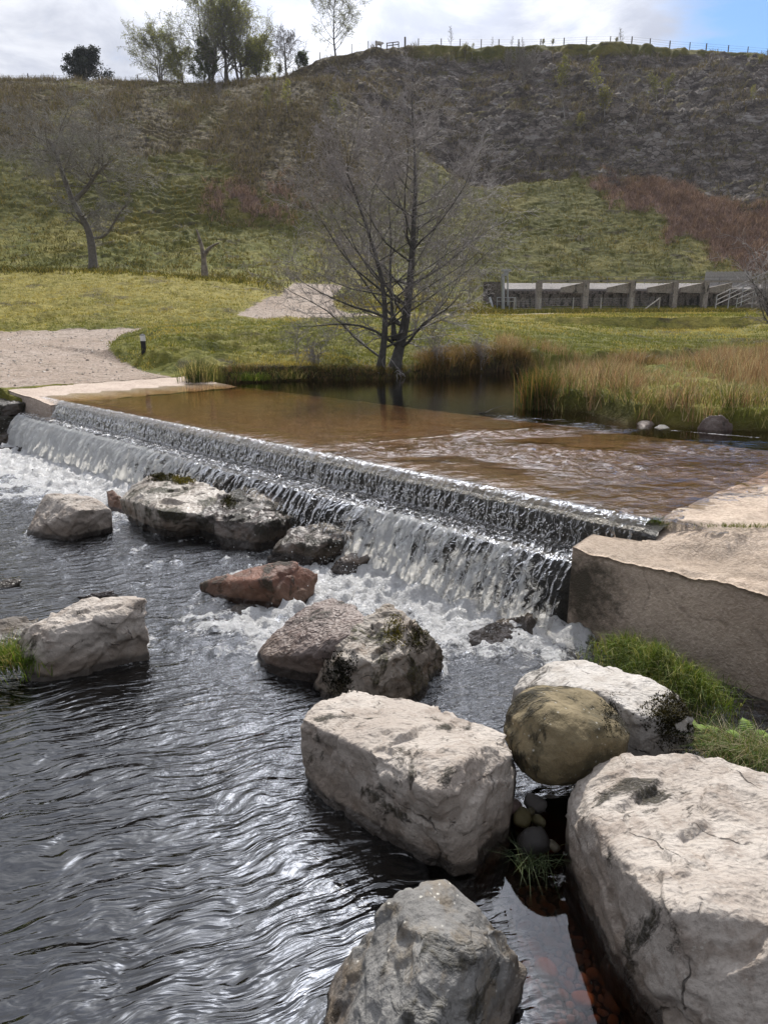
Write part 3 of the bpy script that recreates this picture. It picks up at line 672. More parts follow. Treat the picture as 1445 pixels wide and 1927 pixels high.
# ------------------------------------------------------------------ falling water
def foaminess(s):
    return np.interp(s, [0, .45, .8, 1.2, 2.6, 3.1, 3.6, 4.8, 5.6, 6.6, 7.6, 9, 11, 12.6, 13.2], [.16, .22, .42, .54, .74, .44, .06, .02, .26, .50, .84, 1.05, 1.15, 1.05, .95])
def build_fall():
    prof = np.array([(.16, .992), (.10, .990), (.055, .982), (.015, .955), (-.02, .90), (-.05, .82), (-.075, .69), (-.12, .675), (-.20, .67), (-.26, .665), (-.31, .65), (-.38, .61), (-.46, .52), (-.54, .38), (-.60, .22), (-.635, .07), (-.645, -.06)])
    seg = np.linalg.norm(np.diff(prof, axis=0), axis=1); L = np.concatenate([[0], np.cumsum(seg)])
    l = np.linspace(0, L[-1], 84); OFF = .75-.16
    pt = np.stack([np.interp(l, L, prof[:, 0]), np.interp(l, L, prof[:, 1])], 1)
    S = np.arange(.02, WL-.05, .015); Sg, I = np.meshgrid(S, np.arange(len(l)), indexing='ij')
    t = pt[I, 0]; z = pt[I, 1]; ll = l[I]+OFF
    up = sst(.66, .80, ll)*sst(1.08, 1.02, ll); low = sst(1.28, 1.45, ll)
    st1 = fbm(Sg*9+fbm(Sg*2, ll*1.5, 1., 2)*.8, ll*1.3, 2., 4); st2 = fbm(Sg*24, ll*5, 3., 3)
    out = (up*.022+low*.075)*st1+(up*.012+low*.045)*st2+low*.035*fbm(Sg*1.4, ll*.6, 8., 3)
    lip = .03*fbm(Sg*1.2, 3., 1., 3)*sst(.78, .95, ll)
    t = t-np.maximum(out, -.045*1.0)-lip
    z = z+sst(1.03, 1.09, ll)*sst(1.4, 1.27, ll)*(.020*st1+.016*st2)+.006*st2*sst(.3, .6, ll)*(1-up)
    z = z+sst(.60, .66, ll)*sst(.86, .74, ll)*(.012*st1+.007*st2)
    x, y = from_st(Sg, t)
    fo = foaminess(Sg)
    amt = np.where(ll > 1.28, fo+.16*sst(1.5, 2.1, ll), np.interp(Sg, [0, 2, 4, 7, 9, 13], [.0, -.06, -.10, .08, .40, .68]))
    amt = np.where((ll > 1.03) & (ll <= 1.28), -.02+.34*fo, amt)
    amt = amt*sst(.60, .82, ll)-.32*sst(.84, .66, ll)*(1+1.5*fbm(Sg*6, ll*3, 7., 3))+.25*fbm(Sg*.9, ll*.8, 4., 3)*sst(.7, .9, ll)
    amt = amt-.5*sst(.5, .3, np.abs(Sg-9.9-.2*st1))*sst(.72, .8, ll)*sst(1.25, 1.1, ll)   # a dark gap in the upper drop
    keep = ((Sg > .43) | (ll < .99)).ravel(); Fw = grid_faces(*Sg.shape); Fw = Fw[keep[Fw].all(1)]
    o = mk('waterfall', np.stack([x, y, z], -1).reshape(-1, 3), [Fw], MAT['fall'], attrs={'amt': amt.ravel(), 'gl': ((.30+.26*sst(.78, .86, ll))*(1-.72*sst(1.02, 1.06, ll)*sst(1.38, 1.28, ll))).ravel()}, uv=np.stack([Sg, ll], -1).reshape(-1, 2))
    return tag(o, 'white water falling in two steps over the long weir', 'waterfall')
fall = build_fall()

# ------------------------------------------------------------------ still and running water
def turbk(X, Y, s, t):
    k = sst(5.6, 3.4, s+.6*fbm(X*.8, Y*.8, 2., 2))*sst(5.3, 4.2, t)*np.clip(.35+1.5*fbm(X*.55, Y*.75, 5., 3)+.5*np.exp(-((t-1.4)/1.1)**2), 0., 1.15)
    return np.maximum(k, .75*sst(.8, .1, t)*sst(8., 5., s))
def build_upper():
    gx = np.concatenate([np.arange(-7.6, 5.2, .033), np.arange(5.2, 18, .25)]); gy = np.concatenate([np.arange(5.2, 16.5, .033), np.arange(16.5, 31, .12)])
    X, Y = np.meshgrid(gx, gy); s, t = to_st(X, Y)
    w = sst(6.0, .3, t)*sst(8, 3, s)
    acc = sst(1.2, .1, t)
    z = 1.0+.0022*w*fbm(X*5, Y*14, 1., 3)+.004*acc*fbm(s*7, t*3.5, 3., 3)-.004*sst(.5, .1, t)
    # a long glancing ripple fed from the right, and the line over the slab edge
    z = z+.024*turbk(X, Y, s, t)*fbm(X*4.6+.6*Y, Y*8.2-.8*X, 3., 2)-.012*sst(.35, .12, t)
    z = z+.006*np.exp(-((t-.35-(4.5-s)*2.6)/.10)**2)*(s > 3.6)*(s < 5.2)
    turb = turbk(X, Y, s, t)+.035
    foam = np.clip(.55*np.exp(-((t-.32-(4.52-s)*2.85)/.09)**2)*(s > 3.4)*(s < 5.0)+.5*np.exp(-((t-4.95+.2*(s-1.2))/.03)**2)*(s > -.6)*(s < 1.8)
                   +.30*sst(.30, .02, t)*sst(9., 5., s), 0, 1)
    keep = (t > .13)
    F = grid_faces(len(gy), len(gx)); k = keep.ravel()[F].all(1)
    sd = poly_sd(X.ravel(), Y.ravel(), POOL); k &= (sd[F] < .5).any(1)
    F = F[k]
    # close the strip against the head of the falling sheet
    o = mk('river_water', np.stack([X, Y, z], -1).reshape(-1, 3), [F], MAT['upper_water'], attrs={'foam': foam.ravel(), 'turb': turb.ravel()})
    S = np.arange(-3.2, WL, .04); T = np.linspace(.62, .80, 5)
    return tag(o, kind='structure')
upper = build_upper()
ROCK_XY = []   # (x, y, r) filled by the rocks: water piles up and foams round them
def foam_field(X, Y):
    s, t = to_st(X, Y); d = -t-.62
    n = fbm(X*1.6, Y*1.6, 3., 4); fo = foaminess(s)
    f = (.50+.85*fo)*sst(.85+1.1*fo+.5*n, .0, d)*sst(-.2, .35, s)*(d > -.3)
    def blob(px, py, rx, ry, k, rot=0.):
        c = at(px, py, 0.); dx, dy = X-c[0], Y-c[1]; a, b = math.cos(rot), math.sin(rot)
        return 1.25*k*np.exp(-((dx*a+dy*b)/rx)**2-((-dx*b+dy*a)/ry)**2)
    f = np.maximum(f, blob(800, 1110, 1.1, .55, 1.1)); f = np.maximum(f, blob(700, 1070, .55, .3, 1.0)); f = np.maximum(f, blob(900, 1150, .75, .35, .85)); f = np.maximum(f, blob(960, 1120, .5, .3, .9))
    f = np.maximum(f, blob(560, 1150, .55, .22, 1.0)); f = np.maximum(f, blob(480, 1175, .4, .22, .7)); f = np.maximum(f, blob(1100, 1185, .25, .12, .9, .5)); f = np.maximum(f, blob(1040, 1225, .30, .10, .55))
    f = np.maximum(f, blob(545, 1262, .22, .05, .75)); f = np.maximum(f, blob(60, 862, 1.6, .5, .95)); f = np.maximum(f, blob(170, 880, 1.6, .45, 1.0)); f = np.maximum(f, blob(425, 1225, .35, .12, .45))
    f = np.maximum(f, blob(832, 1262, .05, .22, .6)); f = np.maximum(f, blob(620, 1115, .3, .18, .9))
    for bb in ((700, 1128, .5, .3, 1.), (880, 1180, .55, .28, .9), (1000, 1175, .4, .22, .9), (610, 1145, .4, .2, .9), (930, 1205, .4, .14, .6), (430, 1190, .45, .14, .75), (520, 1215, .3, .10, .7), (380, 1165, .35, .10, .5), (250, 885, 1.2, .35, .9), (20, 870, 1.2, .35, .9), (560, 1130, .3, .12, .8), (1085, 1200, .25, .14, .9)): f = np.maximum(f, blob(*bb))
    # froth gathering along the waterline of the stones
    for P, k in (([(487, 1250), (528, 1263), (590, 1272), (640, 1262), (655, 1180), (520, 1180)], .62), ([(640, 1262), (620, 1318), (700, 1338), (777, 1313), (798, 1299), (830, 1256), (842, 1226), (780, 1180)], .55), ([(378, 1112), (410, 1132), (490, 1140), (556, 1147), (580, 1120), (602, 1080), (450, 1078)], .6),
                 ([(226, 972), (270, 991), (310, 1004), (372, 1002), (420, 1016), (476, 1040), (512, 1038), (575, 1000), (560, 940), (300, 920)], .42), ([(50, 1008), (140, 1013), (214, 998), (211, 960), (90, 960)], .36), ([(58, 1284), (100, 1284), (215, 1252), (280, 1240), (282, 1180), (60, 1190)], .34), ([(865, 1200), (940, 1219), (1030, 1196), (1045, 1165), (950, 1160)], .7)):
        Q = np.array([at(a, b, 0.)[:2] for a, b in P]); m = (np.abs(X-Q[:, 0].mean()) < 1.6) & (np.abs(Y-Q[:, 1].mean()) < 1.6)
        rd = np.full(X.shape, 9.); rd[m] = poly_sd(X[m], Y[m], Q); f = np.maximum(f, k*sst(.13, .0, rd)*(rd > -.2)*(.75+.8*fbm(X*2.6, Y*2.6, 11., 2)))
    # flecks carried down the current
    fl = sst(.28, .55, fbm(X*2.4+Y*1.1, Y*2.0-X*.6, 14., 4))*sst(3.6, .8, d)*.40; f = np.maximum(f, fl)
    return np.clip(f*(.85+.4*n), 0, .95), d
def build_lower():
    gx = np.concatenate([np.arange(-16, -8, .12), np.arange(-8., 3.0, .028)]); gy = np.concatenate([np.arange(-2, 1.8, .1), np.arange(1.8, 9, .028), np.arange(9, 16, .05)])
    X, Y = np.meshgrid(gx, gy); f, d = foam_field(X, Y); s, t = to_st(X, Y)
    n = fbm(X*.9, Y*.9, 7., 3)
    turb = np.clip(sst(3.9+n, .2, d)*.85+.012, 0, 1)
    pool = sst(.30, .62, X)*sst(3.75, 3.3, Y)                         # the still pocket between the boulders
    c = at(620, 1560, 0)
    calm = sst(.20, .55, X+.35*(Y-2.9))*sst(3.7, 3.3, Y)
    turb = turb*(1-pool)+.0
    wx = X+.25*fbm(X*.8, Y*.8, 2., 2); wy = Y+.25*fbm(X*.8, Y*.8, 9., 2)
    a = R(24); ux = wx*math.cos(a)-wy*math.sin(a)*-1; uy = -wx*math.sin(a)+wy*math.cos(a)
    rip = .60*fbm(ux*1.7, uy*8.5, 1., 3)
    z = .0070*rip*(1-calm)+turb*(.022*fbm(X*4.5, Y*4.5, 4., 4))+f*.10*fbm(X*5, Y*5, 1., 4)+f*.045*fbm(X*15, Y*15, 5., 2)+f*.035
    z = z+.05*sst(.35, .0, d)*(d > -.2)*f
    # water humping over sunken stones
    for (px, py, r, k) in ((385, 1190, .34, .05), (150, 915, .7, .05), (300, 925, .5, .04), (975, 1190, .35, .04)):
        q = at(px, py, 0.); z = z+k*np.exp(-((X-q[0])/r)**2-((Y-q[1])/(r*.7))**2)
    F = grid_faces(len(gy), len(gx)); k = ((t < -.38) & (s > -3.0+0*t) | (t < -.44)).ravel()[F].all(1)
    k &= (to_st(X, Y)[0].ravel()[F] < 14.6).any(1)
    o = mk('stream_water', np.stack([X, Y, z], -1).reshape(-1, 3), [F[k]], MAT['lower_water'], attrs={'foam': f.ravel(), 'turb': turb.ravel(), 'calm': calm.ravel()})
    return tag(o, kind='structure')
lower = build_lower()
def build_spray():
    g = np.random.default_rng(11); N = 4000
    s = np.concatenate([g.uniform(.62, 3.6, 2000), g.uniform(3.6, 13., N-2000)]); h = g.random(N)**1.6
    lowp = g.random(N) < .8
    t = np.where(lowp, -.60-g.exponential(.12, N), -.10-g.exponential(.03, N)); z = np.where(lowp, .02+h*.65, .76+h*.1)
    x, y = from_st(s, t)
    k = 1400; c = np.array([at(a, b, 0) for a, b in zip(g.normal(800, 130, k), g.normal(1120, 35, k))]); x = np.concatenate([x, c[:, 0]]); y = np.concatenate([y, c[:, 1]]); z = np.concatenate([z, .03+g.exponential(.06, k)])
    P = np.stack([x, y, z], 1); r = np.clip(g.lognormal(-5.8, .35, len(P)), .0015, .006)
    o8 = np.array([(1, 0, 0), (-1, 0, 0), (0, 1, 0), (0, -1, 0), (0, 0, 1.6), (0, 0, -1.6)], float)
    f8 = np.array([(0, 2, 4), (2, 1, 4), (1, 3, 4), (3, 0, 4), (2, 0, 5), (1, 2, 5), (3, 1, 5), (0, 3, 5)])
    V = P[:, None, :]+r[:, None, None]*o8[None]; Fx = f8[None]+6*np.arange(len(P))[:, None, None]
    return tag(mk('water_spray', V.reshape(-1, 3), [Fx.reshape(-1, 3)], MAT['drop']), kind='stuff')
spray = build_spray()
# ------------------------------------------------------------------ boulders
def rock(name, pts, mat, label, cat='boulder', vox=.02, smooth=1, amp=.03, facet=.035, seed=0, sink=.35, extra=(), group=None, scallop=.004, fs=3.2, detail=1.):
    """pts: (px, py, z) seen corners; those at the waterline are carried down below it"""
    W = []
    for p in pts:
        q = at(*p) ; W.append(q)
        if p[2] <= .03: W.append((q[0], q[1], -sink))
    W += [np.array(e, float) for e in extra]
    W = np.array(W)
    bm = bmesh.new()
    for w in W: bm.verts.new(w)
    bmesh.ops.convex_hull(bm, input=bm.verts[:]); 
    loose = [v for v in bm.verts if not v.link_faces]
    bmesh.ops.delete(bm, geom=loose, context='VERTS'); bmesh.ops.recalc_face_normals(bm, faces=bm.faces[:])
    me = bpy.data.meshes.new('tmp'); bm.to_mesh(me); bm.free()
    return _finish_rock(name, me, mat, label, cat, vox, smooth, amp, facet, seed, group, scallop, fs, detail)
def _finish_rock(name, me, mat, label, cat, vox, smooth, amp, facet, seed, group, scallop, fs, detail):
    tmp = bpy.data.objects.new('tmp', me); COL.objects.link(tmp)
    md = tmp.modifiers.new('r', 'REMESH'); md.mode = 'VOXEL'; md.voxel_size = vox
    dg = bpy.context.evaluated_depsgraph_get(); m2 = bpy.data.meshes.new_from_object(tmp.evaluated_get(dg))
    bpy.data.objects.remove(tmp); bpy.data.meshes.remove(me)
    nv = len(m2.vertices); V = np.zeros(nv*3, np.float32); m2.vertices.foreach_get('co', V); V = V.reshape(-1, 3).astype(float)
    E_ = np.zeros(len(m2.edges)*2, np.int32); m2.edges.foreach_get('vertices', E_); E_ = E_.reshape(-1, 2)
    nf = len(m2.polygons); Fv = np.zeros(len(m2.loops), np.int32); m2.loops.foreach_get('vertex_index', Fv); Fq = Fv.reshape(nf, 4)
    deg = np.bincount(E_.ravel(), minlength=nv)[:, None]
    def lap(A):
        s_ = np.zeros_like(A)
        for k in range(A.shape[1]): s_[:, k] = np.bincount(E_[:, 0], A[E_[:, 1], k], nv)+np.bincount(E_[:, 1], A[E_[:, 0], k], nv)
        return s_/np.maximum(deg, 1)
    def normals(V):
        a = np.cross(V[Fq[:, 2]]-V[Fq[:, 0]], V[Fq[:, 3]]-V[Fq[:, 1]]); N = np.zeros_like(V)
        for j in range(4):
            for k in range(3): N[:, k] += np.bincount(Fq[:, j], a[:, k], nv)
        return N/(np.linalg.norm(N, axis=1)[:, None]+1e-12)
    for _ in range(smooth): V = .5*V+.5*lap(V)
    N = normals(V); o3 = np.array((seed*3.7, seed*1.9, seed*5.3)); Q = V+o3
    for _ in range(6): N = lap(N)
    N /= np.linalg.norm(N, axis=1)[:, None]+1e-12
    wp = .10*np.stack([fbm(Q[:, 0]*3, Q[:, 1]*3, Q[:, 2]*3+k*9, 3) for k in range(3)], 1)
    f1, f2, idd, ofs = worley((Q+wp)*np.array((1, 1, 1.3))*fs, seed, True)
    hv = np.stack([np.sin(idd*97.+k*2.1) for k in range(3)], 1)
    g1, g2, gd, gofs = worley((Q+wp*.6)*np.array((1, 1, 1.5))*fs*2.7, seed+9, True); gv = np.stack([np.sin(gd*91.+k*2.1) for k in range(3)], 1)
    disp = .7*amp*fbm(Q[:, 0]*1.8, Q[:, 1]*1.8, Q[:, 2]*1.8, 4)
    disp += detail*facet*(.55*(idd-.5)+.95*(ofs*hv).sum(1))*sst(0, .04, f2-f1)
    disp += detail*facet*.32*((gd-.5)*.6+(gofs*gv).sum(1))*sst(0, .08, g2-g1)
    disp += amp*.35*ridged(Q[:, 0]*4.5, Q[:, 1]*4.5, Q[:, 2]*7, 4)-amp*.12
    disp += scallop*fbm(Q[:, 0]*16, Q[:, 1]*22, Q[:, 2]*16, 3)
    V = V+N*disp[:, None]
    V = .92*V+.08*lap(V)
    loc = np.array((V[:, 0].mean(), V[:, 1].mean(), max(V[:, 2].min(), -.02)))
    o = mk(name, V, [Fq], mat, loc=loc)
    bpy.data.meshes.remove(m2)
    return tag(o, label, cat, group)
M_ = MAT
rock('boulder', [(567, 1352, .42), (600, 1318, .40), (645, 1303, .36), (762, 1310, .36), (823, 1327, .38), (952, 1384, .45), (964, 1421, .42), (962, 1500, .1), (740, 1425, .53), (815, 1490, .53), (860, 1432, .60), (655, 1395, .48), (862, 1490, .50),
     (895, 1634, 0), (866, 1622, 0), (725, 1560, 0), (600, 1490, 0), (577, 1462, 0.02), (955, 1575, 0), (970, 1470, 0)], M_['pale_rock'],
     'large pale limestone block with dimpled top in the middle of the foreground', vox=.012, seed=1, amp=.017, facet=.028, scallop=.0035)
rock('boulder', [(836, 1655, .50), (787, 1676, .48), (731, 1713, .42), (689, 1752, .34), (640, 1838, .06), (622, 1900, 0), (600, 2010, 0), (903, 1708, .46), (940, 1740, .38), (982, 1800, .22), (984, 1840, .06), (960, 1885, 0), (890, 1960, 0), (800, 1800, .56), (900, 1800, .46), (700, 2150, 0), (850, 2150, 0), (780, 1950, .45)], M_['grey_rock'],
     'grey boulder speckled with fossils and black moss at the bottom edge', vox=.011, seed=2, amp=.024, facet=.036, scallop=.004)
rock('boulder', [(1130, 1437, .42), (1085, 1464, .36), (1060, 1507, .25), (1059, 1560, .06), (1068, 1632, 0), (1111, 1718, 0), (1148, 1785, 0), (1203, 1876, 0), (1240, 1930, 0), (1300, 2040, 0), (1190, 1422, .47), (1289, 1417, .52), (1356, 1427, .54), (1460, 1464, .55), (1640, 1560, .5), (1105, 1515, .40), (1129, 1566, .44), (1191, 1652, .52), (1262, 1716, .56), (1331, 1714, .58), (1445, 1736, .58), (1600, 1780, .56), (1700, 2000, .1), (1500, 2150, .0)], M_['pale_rock'],
     'very large pale limestone boulder filling the bottom right corner', vox=.013, seed=5, amp=.015, facet=.03, scallop=.0035)
rock('boulder', [(958, 1292, .22), (985, 1264, .30), (1043, 1243, .36), (1083, 1240, .38), (1148, 1253, .42), (1223, 1273, .44), (1273, 1308, .42), (1308, 1350, .34), (1300, 1395, .2), (1253, 1422, .12), (1188, 1442, .05), (1120, 1300, .50), (1170, 1330, .46), (1210, 1350, .44), (963, 1335, .0), (1000, 1370, 0), (1100, 1450, 0), (1200, 1460, 0)], M_['white_rock'],
     'whitish limestone slab with mossy end behind the round olive boulder', vox=.015, seed=6, amp=.02, facet=.018)
# rounded one
def round_rock(name, px, py, Y, rx, ry, rz, mat, label, rot=0., seed=0, vox=.016, cat='boulder', amp=.035, group=None, sq=2.6, tilt=0.):
    c = atY(px, py, Y); g = np.random.default_rng(seed)
    bm = bmesh.new(); bmesh.ops.create_icosphere(bm, subdivisions=4, radius=1.)
    for v in bm.verts:
        d = v.co; k = (abs(d.x)**sq+abs(d.y)**sq+abs(d.z)**sq)**(-1/sq)
        x, y, z = d.x*k*rx, d.y*k*ry, d.z*k*rz
        x, z = x*math.cos(tilt)-z*math.sin(tilt), x*math.sin(tilt)+z*math.cos(tilt)
        v.co = (c[0]+x*math.cos(rot)-y*math.sin(rot), c[1]+x*math.sin(rot)+y*math.cos(rot), c[2]+z)
    me = bpy.data.meshes.new('tmp'); bm.to_mesh(me); bm.free()
    return _finish_rock(name, me, mat, label, cat, vox, 2, amp, .012, seed, group, .001, 2.2, .6)
round_rock('boulder', 1063, 1385, 3.50, .302, .28, .246, M_['olive_rock'], 'rounded olive brown boulder with black lichen wedged between pale blocks', rot=.4, seed=4, tilt=-.25, vox=.0125, amp=.06, sq=3.3)
# the pair in midstream
rock('boulder', [(484, 1224, .10), (525, 1196, .22), (553, 1160, .33), (584, 1135, .40), (626, 1122, .42), (666, 1137, .46), (690, 1165, .50), (655, 1198, .45), (640, 1222, .36), (553, 1235, .22), (500, 1236, .14), (487, 1250, 0), (528, 1263, 0), (590, 1272, 0), (640, 1282, 0), (700, 1240, .3)], M_['pink_rock'],
     'pinkish grey tilted slab with rippled face in midstream', vox=.0145, seed=7, amp=.02, facet=.018, scallop=.008)
rock('boulder', [(650, 1196, .46), (682, 1166, .52), (727, 1143, .56), (752, 1168, .54), (780, 1182, .50), (808, 1194, .38), (838, 1226, .15), (828, 1256, 0), (797, 1300, 0), (777, 1314, 0), (700, 1340, 0), (618, 1319, 0), (592, 1292, 0), (640, 1240, .40), (665, 1260, .36), (720, 1240, .46), (780, 1230, .40)], M_['tan_rock'],
     'cracked tan boulder with yellow and black moss beside the rippled slab', vox=.0135, seed=8, amp=.03, facet=.05, fs=4.)
rock('boulder', [(38, 1197, .28), (52, 1176, .36), (115, 1150, .44), (165, 1130, .48), (210, 1124, .48), (270, 1130, .46), (277, 1160, .36), (281, 1210, .12), (278, 1242, 0), (215, 1252, 0), (150, 1272, 0), (100, 1284, 0), (58, 1284, 0), (60, 1250, .12), (45, 1212, .2), (200, 1160, .46), (100, 1185, .40)], M_['pale_rock'],
     'cream limestone block standing in the stream near the left edge', vox=.0155, seed=9, amp=.028, facet=.038)
rock('stone', [(143, 1124, .04), (175, 1113, .08), (213, 1109, .10), (226, 1121, .06), (190, 1128, .0), (150, 1130, .0)], M_['pink_rock'], 'small flat stone just behind the cream block on the left', 'stone', vox=.014, seed=10, amp=.012, facet=.015, sink=.15)
rock('boulder', [(-60, 1185, .06), (0, 1168, .12), (42, 1156, .14), (80, 1160, .10), (50, 1200, .02), (20, 1216, 0), (-60, 1225, 0)], M_['grey_rock'], 'low grey slab at the left edge beside the cream block', vox=.02, seed=11, amp=.02, facet=.03)
rock('boulder', [(50, 1008, 0), (68, 965, .22), (86, 931, .42), (130, 928, .44), (185, 940, .42), (211, 957, .32), (214, 997, 0), (140, 1012, 0), (90, 1014, 0), (150, 960, .40)], M_['pale_rock'], 'pale brown wedge shaped boulder left of the mossy slabs', vox=.018, seed=12, amp=.022, facet=.025)
rock('boulder', [(226, 940, .30), (246, 915, .44), (281, 894, .56), (322, 890, .58), (362, 899, .54), (426, 930, .44), (430, 960, .30), (380, 970, .32), (368, 1000, 0), (310, 1004, 0), (270, 991, .0), (236, 966, .10), (300, 960, .40)], M_['moss_rock'], 'glistening pale slab with moss on top below the white falls', vox=.018, seed=13, amp=.025, facet=.03)
rock('stone', [(200, 924, .20), (212, 918, .24), (222, 935, .18), (238, 950, .1), (235, 968, 0), (210, 962, 0)], M_['red_rock'], 'small red brown knob of rock against the mossy slab', 'stone', vox=.014, seed=14, amp=.015, facet=.02)
rock('boulder', [(372, 972, .32), (420, 938, .42), (450, 914, .48), (512, 911, .48), (552, 940, .40), (578, 968, .28), (572, 1000, .05), (512, 1038, 0), (476, 1040, 0), (420, 1016, 0), (385, 1000, 0), (500, 985, .34)], M_['dark_rock'], 'dark wet boulder with trickles running off it below the weir', vox=.018, seed=15, amp=.03, facet=.055)
rock('boulder', [(505, 1058, 0), (518, 1030, .16), (550, 993, .30), (600, 984, .34), (665, 1005, .30), (692, 1020, .2), (690, 1040, .0), (625, 1066, 0), (575, 1072, 0), (610, 1020, .30)], M_['dark_rock'], 'dark brown wet boulder at the foot of the lower fall', vox=.017, seed=16, amp=.03, facet=.045)
rock('boulder', [(375, 1100, .10), (400, 1090, .16), (450, 1077, .24), (530, 1054, .36), (556, 1060, .34), (600, 1078, .22), (576, 1122, 0), (556, 1147, 0), (490, 1140, 0), (410, 1132, 0), (385, 1117, .02), (500, 1090, .30)], M_['red_rock'], 'red brown pointed boulder in midstream', vox=.0155, seed=17, amp=.022, facet=.03)
rock('stone', [(428, 1152, 0), (445, 1136, .07), (470, 1132, .09), (492, 1146, .04), (488, 1158, 0), (450, 1162, 0)], M_['dark_rock'], 'small black stone at the foot of the red brown boulder', 'stone', vox=.014, seed=18, amp=.01, facet=.015, sink=.15)
rock('boulder', [(865, 1200, 0), (890, 1188, .06), (950, 1160, .14), (1010, 1150, .15), (1045, 1160, .08), (1030, 1196, 0), (940, 1219, 0), (890, 1212, 0)], M_['dark_rock'], 'low black rock in the foam by the concrete wall', vox=.016, seed=19, amp=.02, facet=.035)
rock('boulder', [(620, 1070, .04), (640, 1048, .16), (700, 1040, .2), (730, 1060, .1), (700, 1085, .0), (640, 1090, 0)], M_['dark_rock'], 'rock awash with foam under the streaky part of the fall', vox=.018, seed=29, amp=.02, facet=.03)
rock('stone', [(-40, 856, 0), (-30, 842, .10), (30, 838, .14), (70, 836, .16), (77, 846, .08), (50, 854, 0)], M_['dark_rock'], 'dark flat stone at the left edge below the white falls', 'stone', vox=.02, seed=20, amp=.015, facet=.02, sink=.2)
rock('stone', [(48, 890, 0), (58, 882, .07), (72, 882, .07), (86, 890, .0), (66, 896, 0)], M_['dark_rock'], 'small dark stone in the foam left of the wedge boulder', 'stone', vox=.018, seed=21, amp=.01, facet=.015, sink=.15)
rock('stone', [(-30, 1108, 0), (0, 1092, .05), (35, 1084, .08), (46, 1090, .05), (20, 1106, 0)], M_['tan_rock'], 'flat tan stone at the left edge above the grey slab', 'stone', vox=.014, seed=22, amp=.01, facet=.015, sink=.15)
rock('boulder', [(60, 915, .0), (110, 903, .035), (200, 902, .05), (232, 912, .03), (200, 925, 0), (90, 925, 0)], M_['pink_rock'], 'reddish slab awash just behind the wedge boulder', vox=.02, seed=23, amp=.012, facet=.02, sink=.2)
# left abutment blocks
def rockw(name, P, *a, **k):
    return rock(name, [], *a, extra=P, **k)
def blockpts(s0, s1, t0, t1, z0, z1, j, seed):
    g = np.random.default_rng(seed); out = []
    for s in (s0, s1):
        for t in (t0, t1):
            for z in (z0, z1):
                x, y = from_st(s+g.uniform(-j, j), t+g.uniform(-j, j)); out.append((x, y, z+g.uniform(-j, j)*.6))
    return out
rockw('stone_block', blockpts(13.35, 14.6, -.55, -.12, .62, .86, .04, 1), M_['dark_rock'], 'upper dark block stacked under the end of the pale ramp', 'stone block', vox=.022, seed=24, amp=.02, facet=.03)
rockw('stone_block', blockpts(13.30, 14.5, -.85, -.15, .28, .60, .05, 2), M_['dark_rock'], 'middle dark block stacked under the end of the pale ramp', 'stone block', vox=.022, seed=25, amp=.02, facet=.04)
rockw('stone_block', blockpts(13.10, 14.4, -1.15, -.3, -.2, .27, .08, 3), M_['dark_rock'], 'lowest wet block under the end of the pale ramp', 'stone block', vox=.022, seed=26, amp=.03, facet=.05)
# stones by the reed bank above the ford
def rock1(name, pts, *a, **k):
    W = [];
    for (px, py, z) in pts:
        q = at(px, py, z); W.append(q)
        if z <= 1.02: W.append((q[0], q[1], .78))
    return rock(name, [], *a, extra=W, **k)
rock1('boulder', [(1312, 806, 1.0), (1318, 788, 1.16), (1335, 779, 1.24), (1358, 780, 1.24), (1380, 797, 1.10), (1378, 808, 1.0), (1345, 812, 1.0)], M_['pink_rock'], 'brown rounded boulder at the water edge below the rushes', vox=.02, seed=30, amp=.03, facet=.02)
rock1('stone', [(1196, 797, 1.0), (1206, 791, 1.05), (1228, 791, 1.05), (1234, 798, 1.0), (1212, 803, 1.0)], M_['pink_rock'], 'flat reddish stone leftmost by the reed bank', 'stone', vox=.02, seed=31, amp=.01, facet=.01)
rock1('stone', [(1230, 805, 1.0), (1240, 799, 1.03), (1254, 799, 1.03), (1262, 805, 1.0), (1244, 808, 1.0)], M_['grey_rock'], 'low grey stone between the flat reddish stone and the white stone', 'stone', vox=.02, seed=32, amp=.01, facet=.01)
rock1('stone', [(1272, 796, 1.0), (1278, 788, 1.10), (1288, 785, 1.12), (1292, 794, 1.0), (1282, 798, 1.0)], M_['white_rock'], 'small white stone standing by the reed bank', 'stone', vox=.02, seed=33, amp=.01, facet=.01)
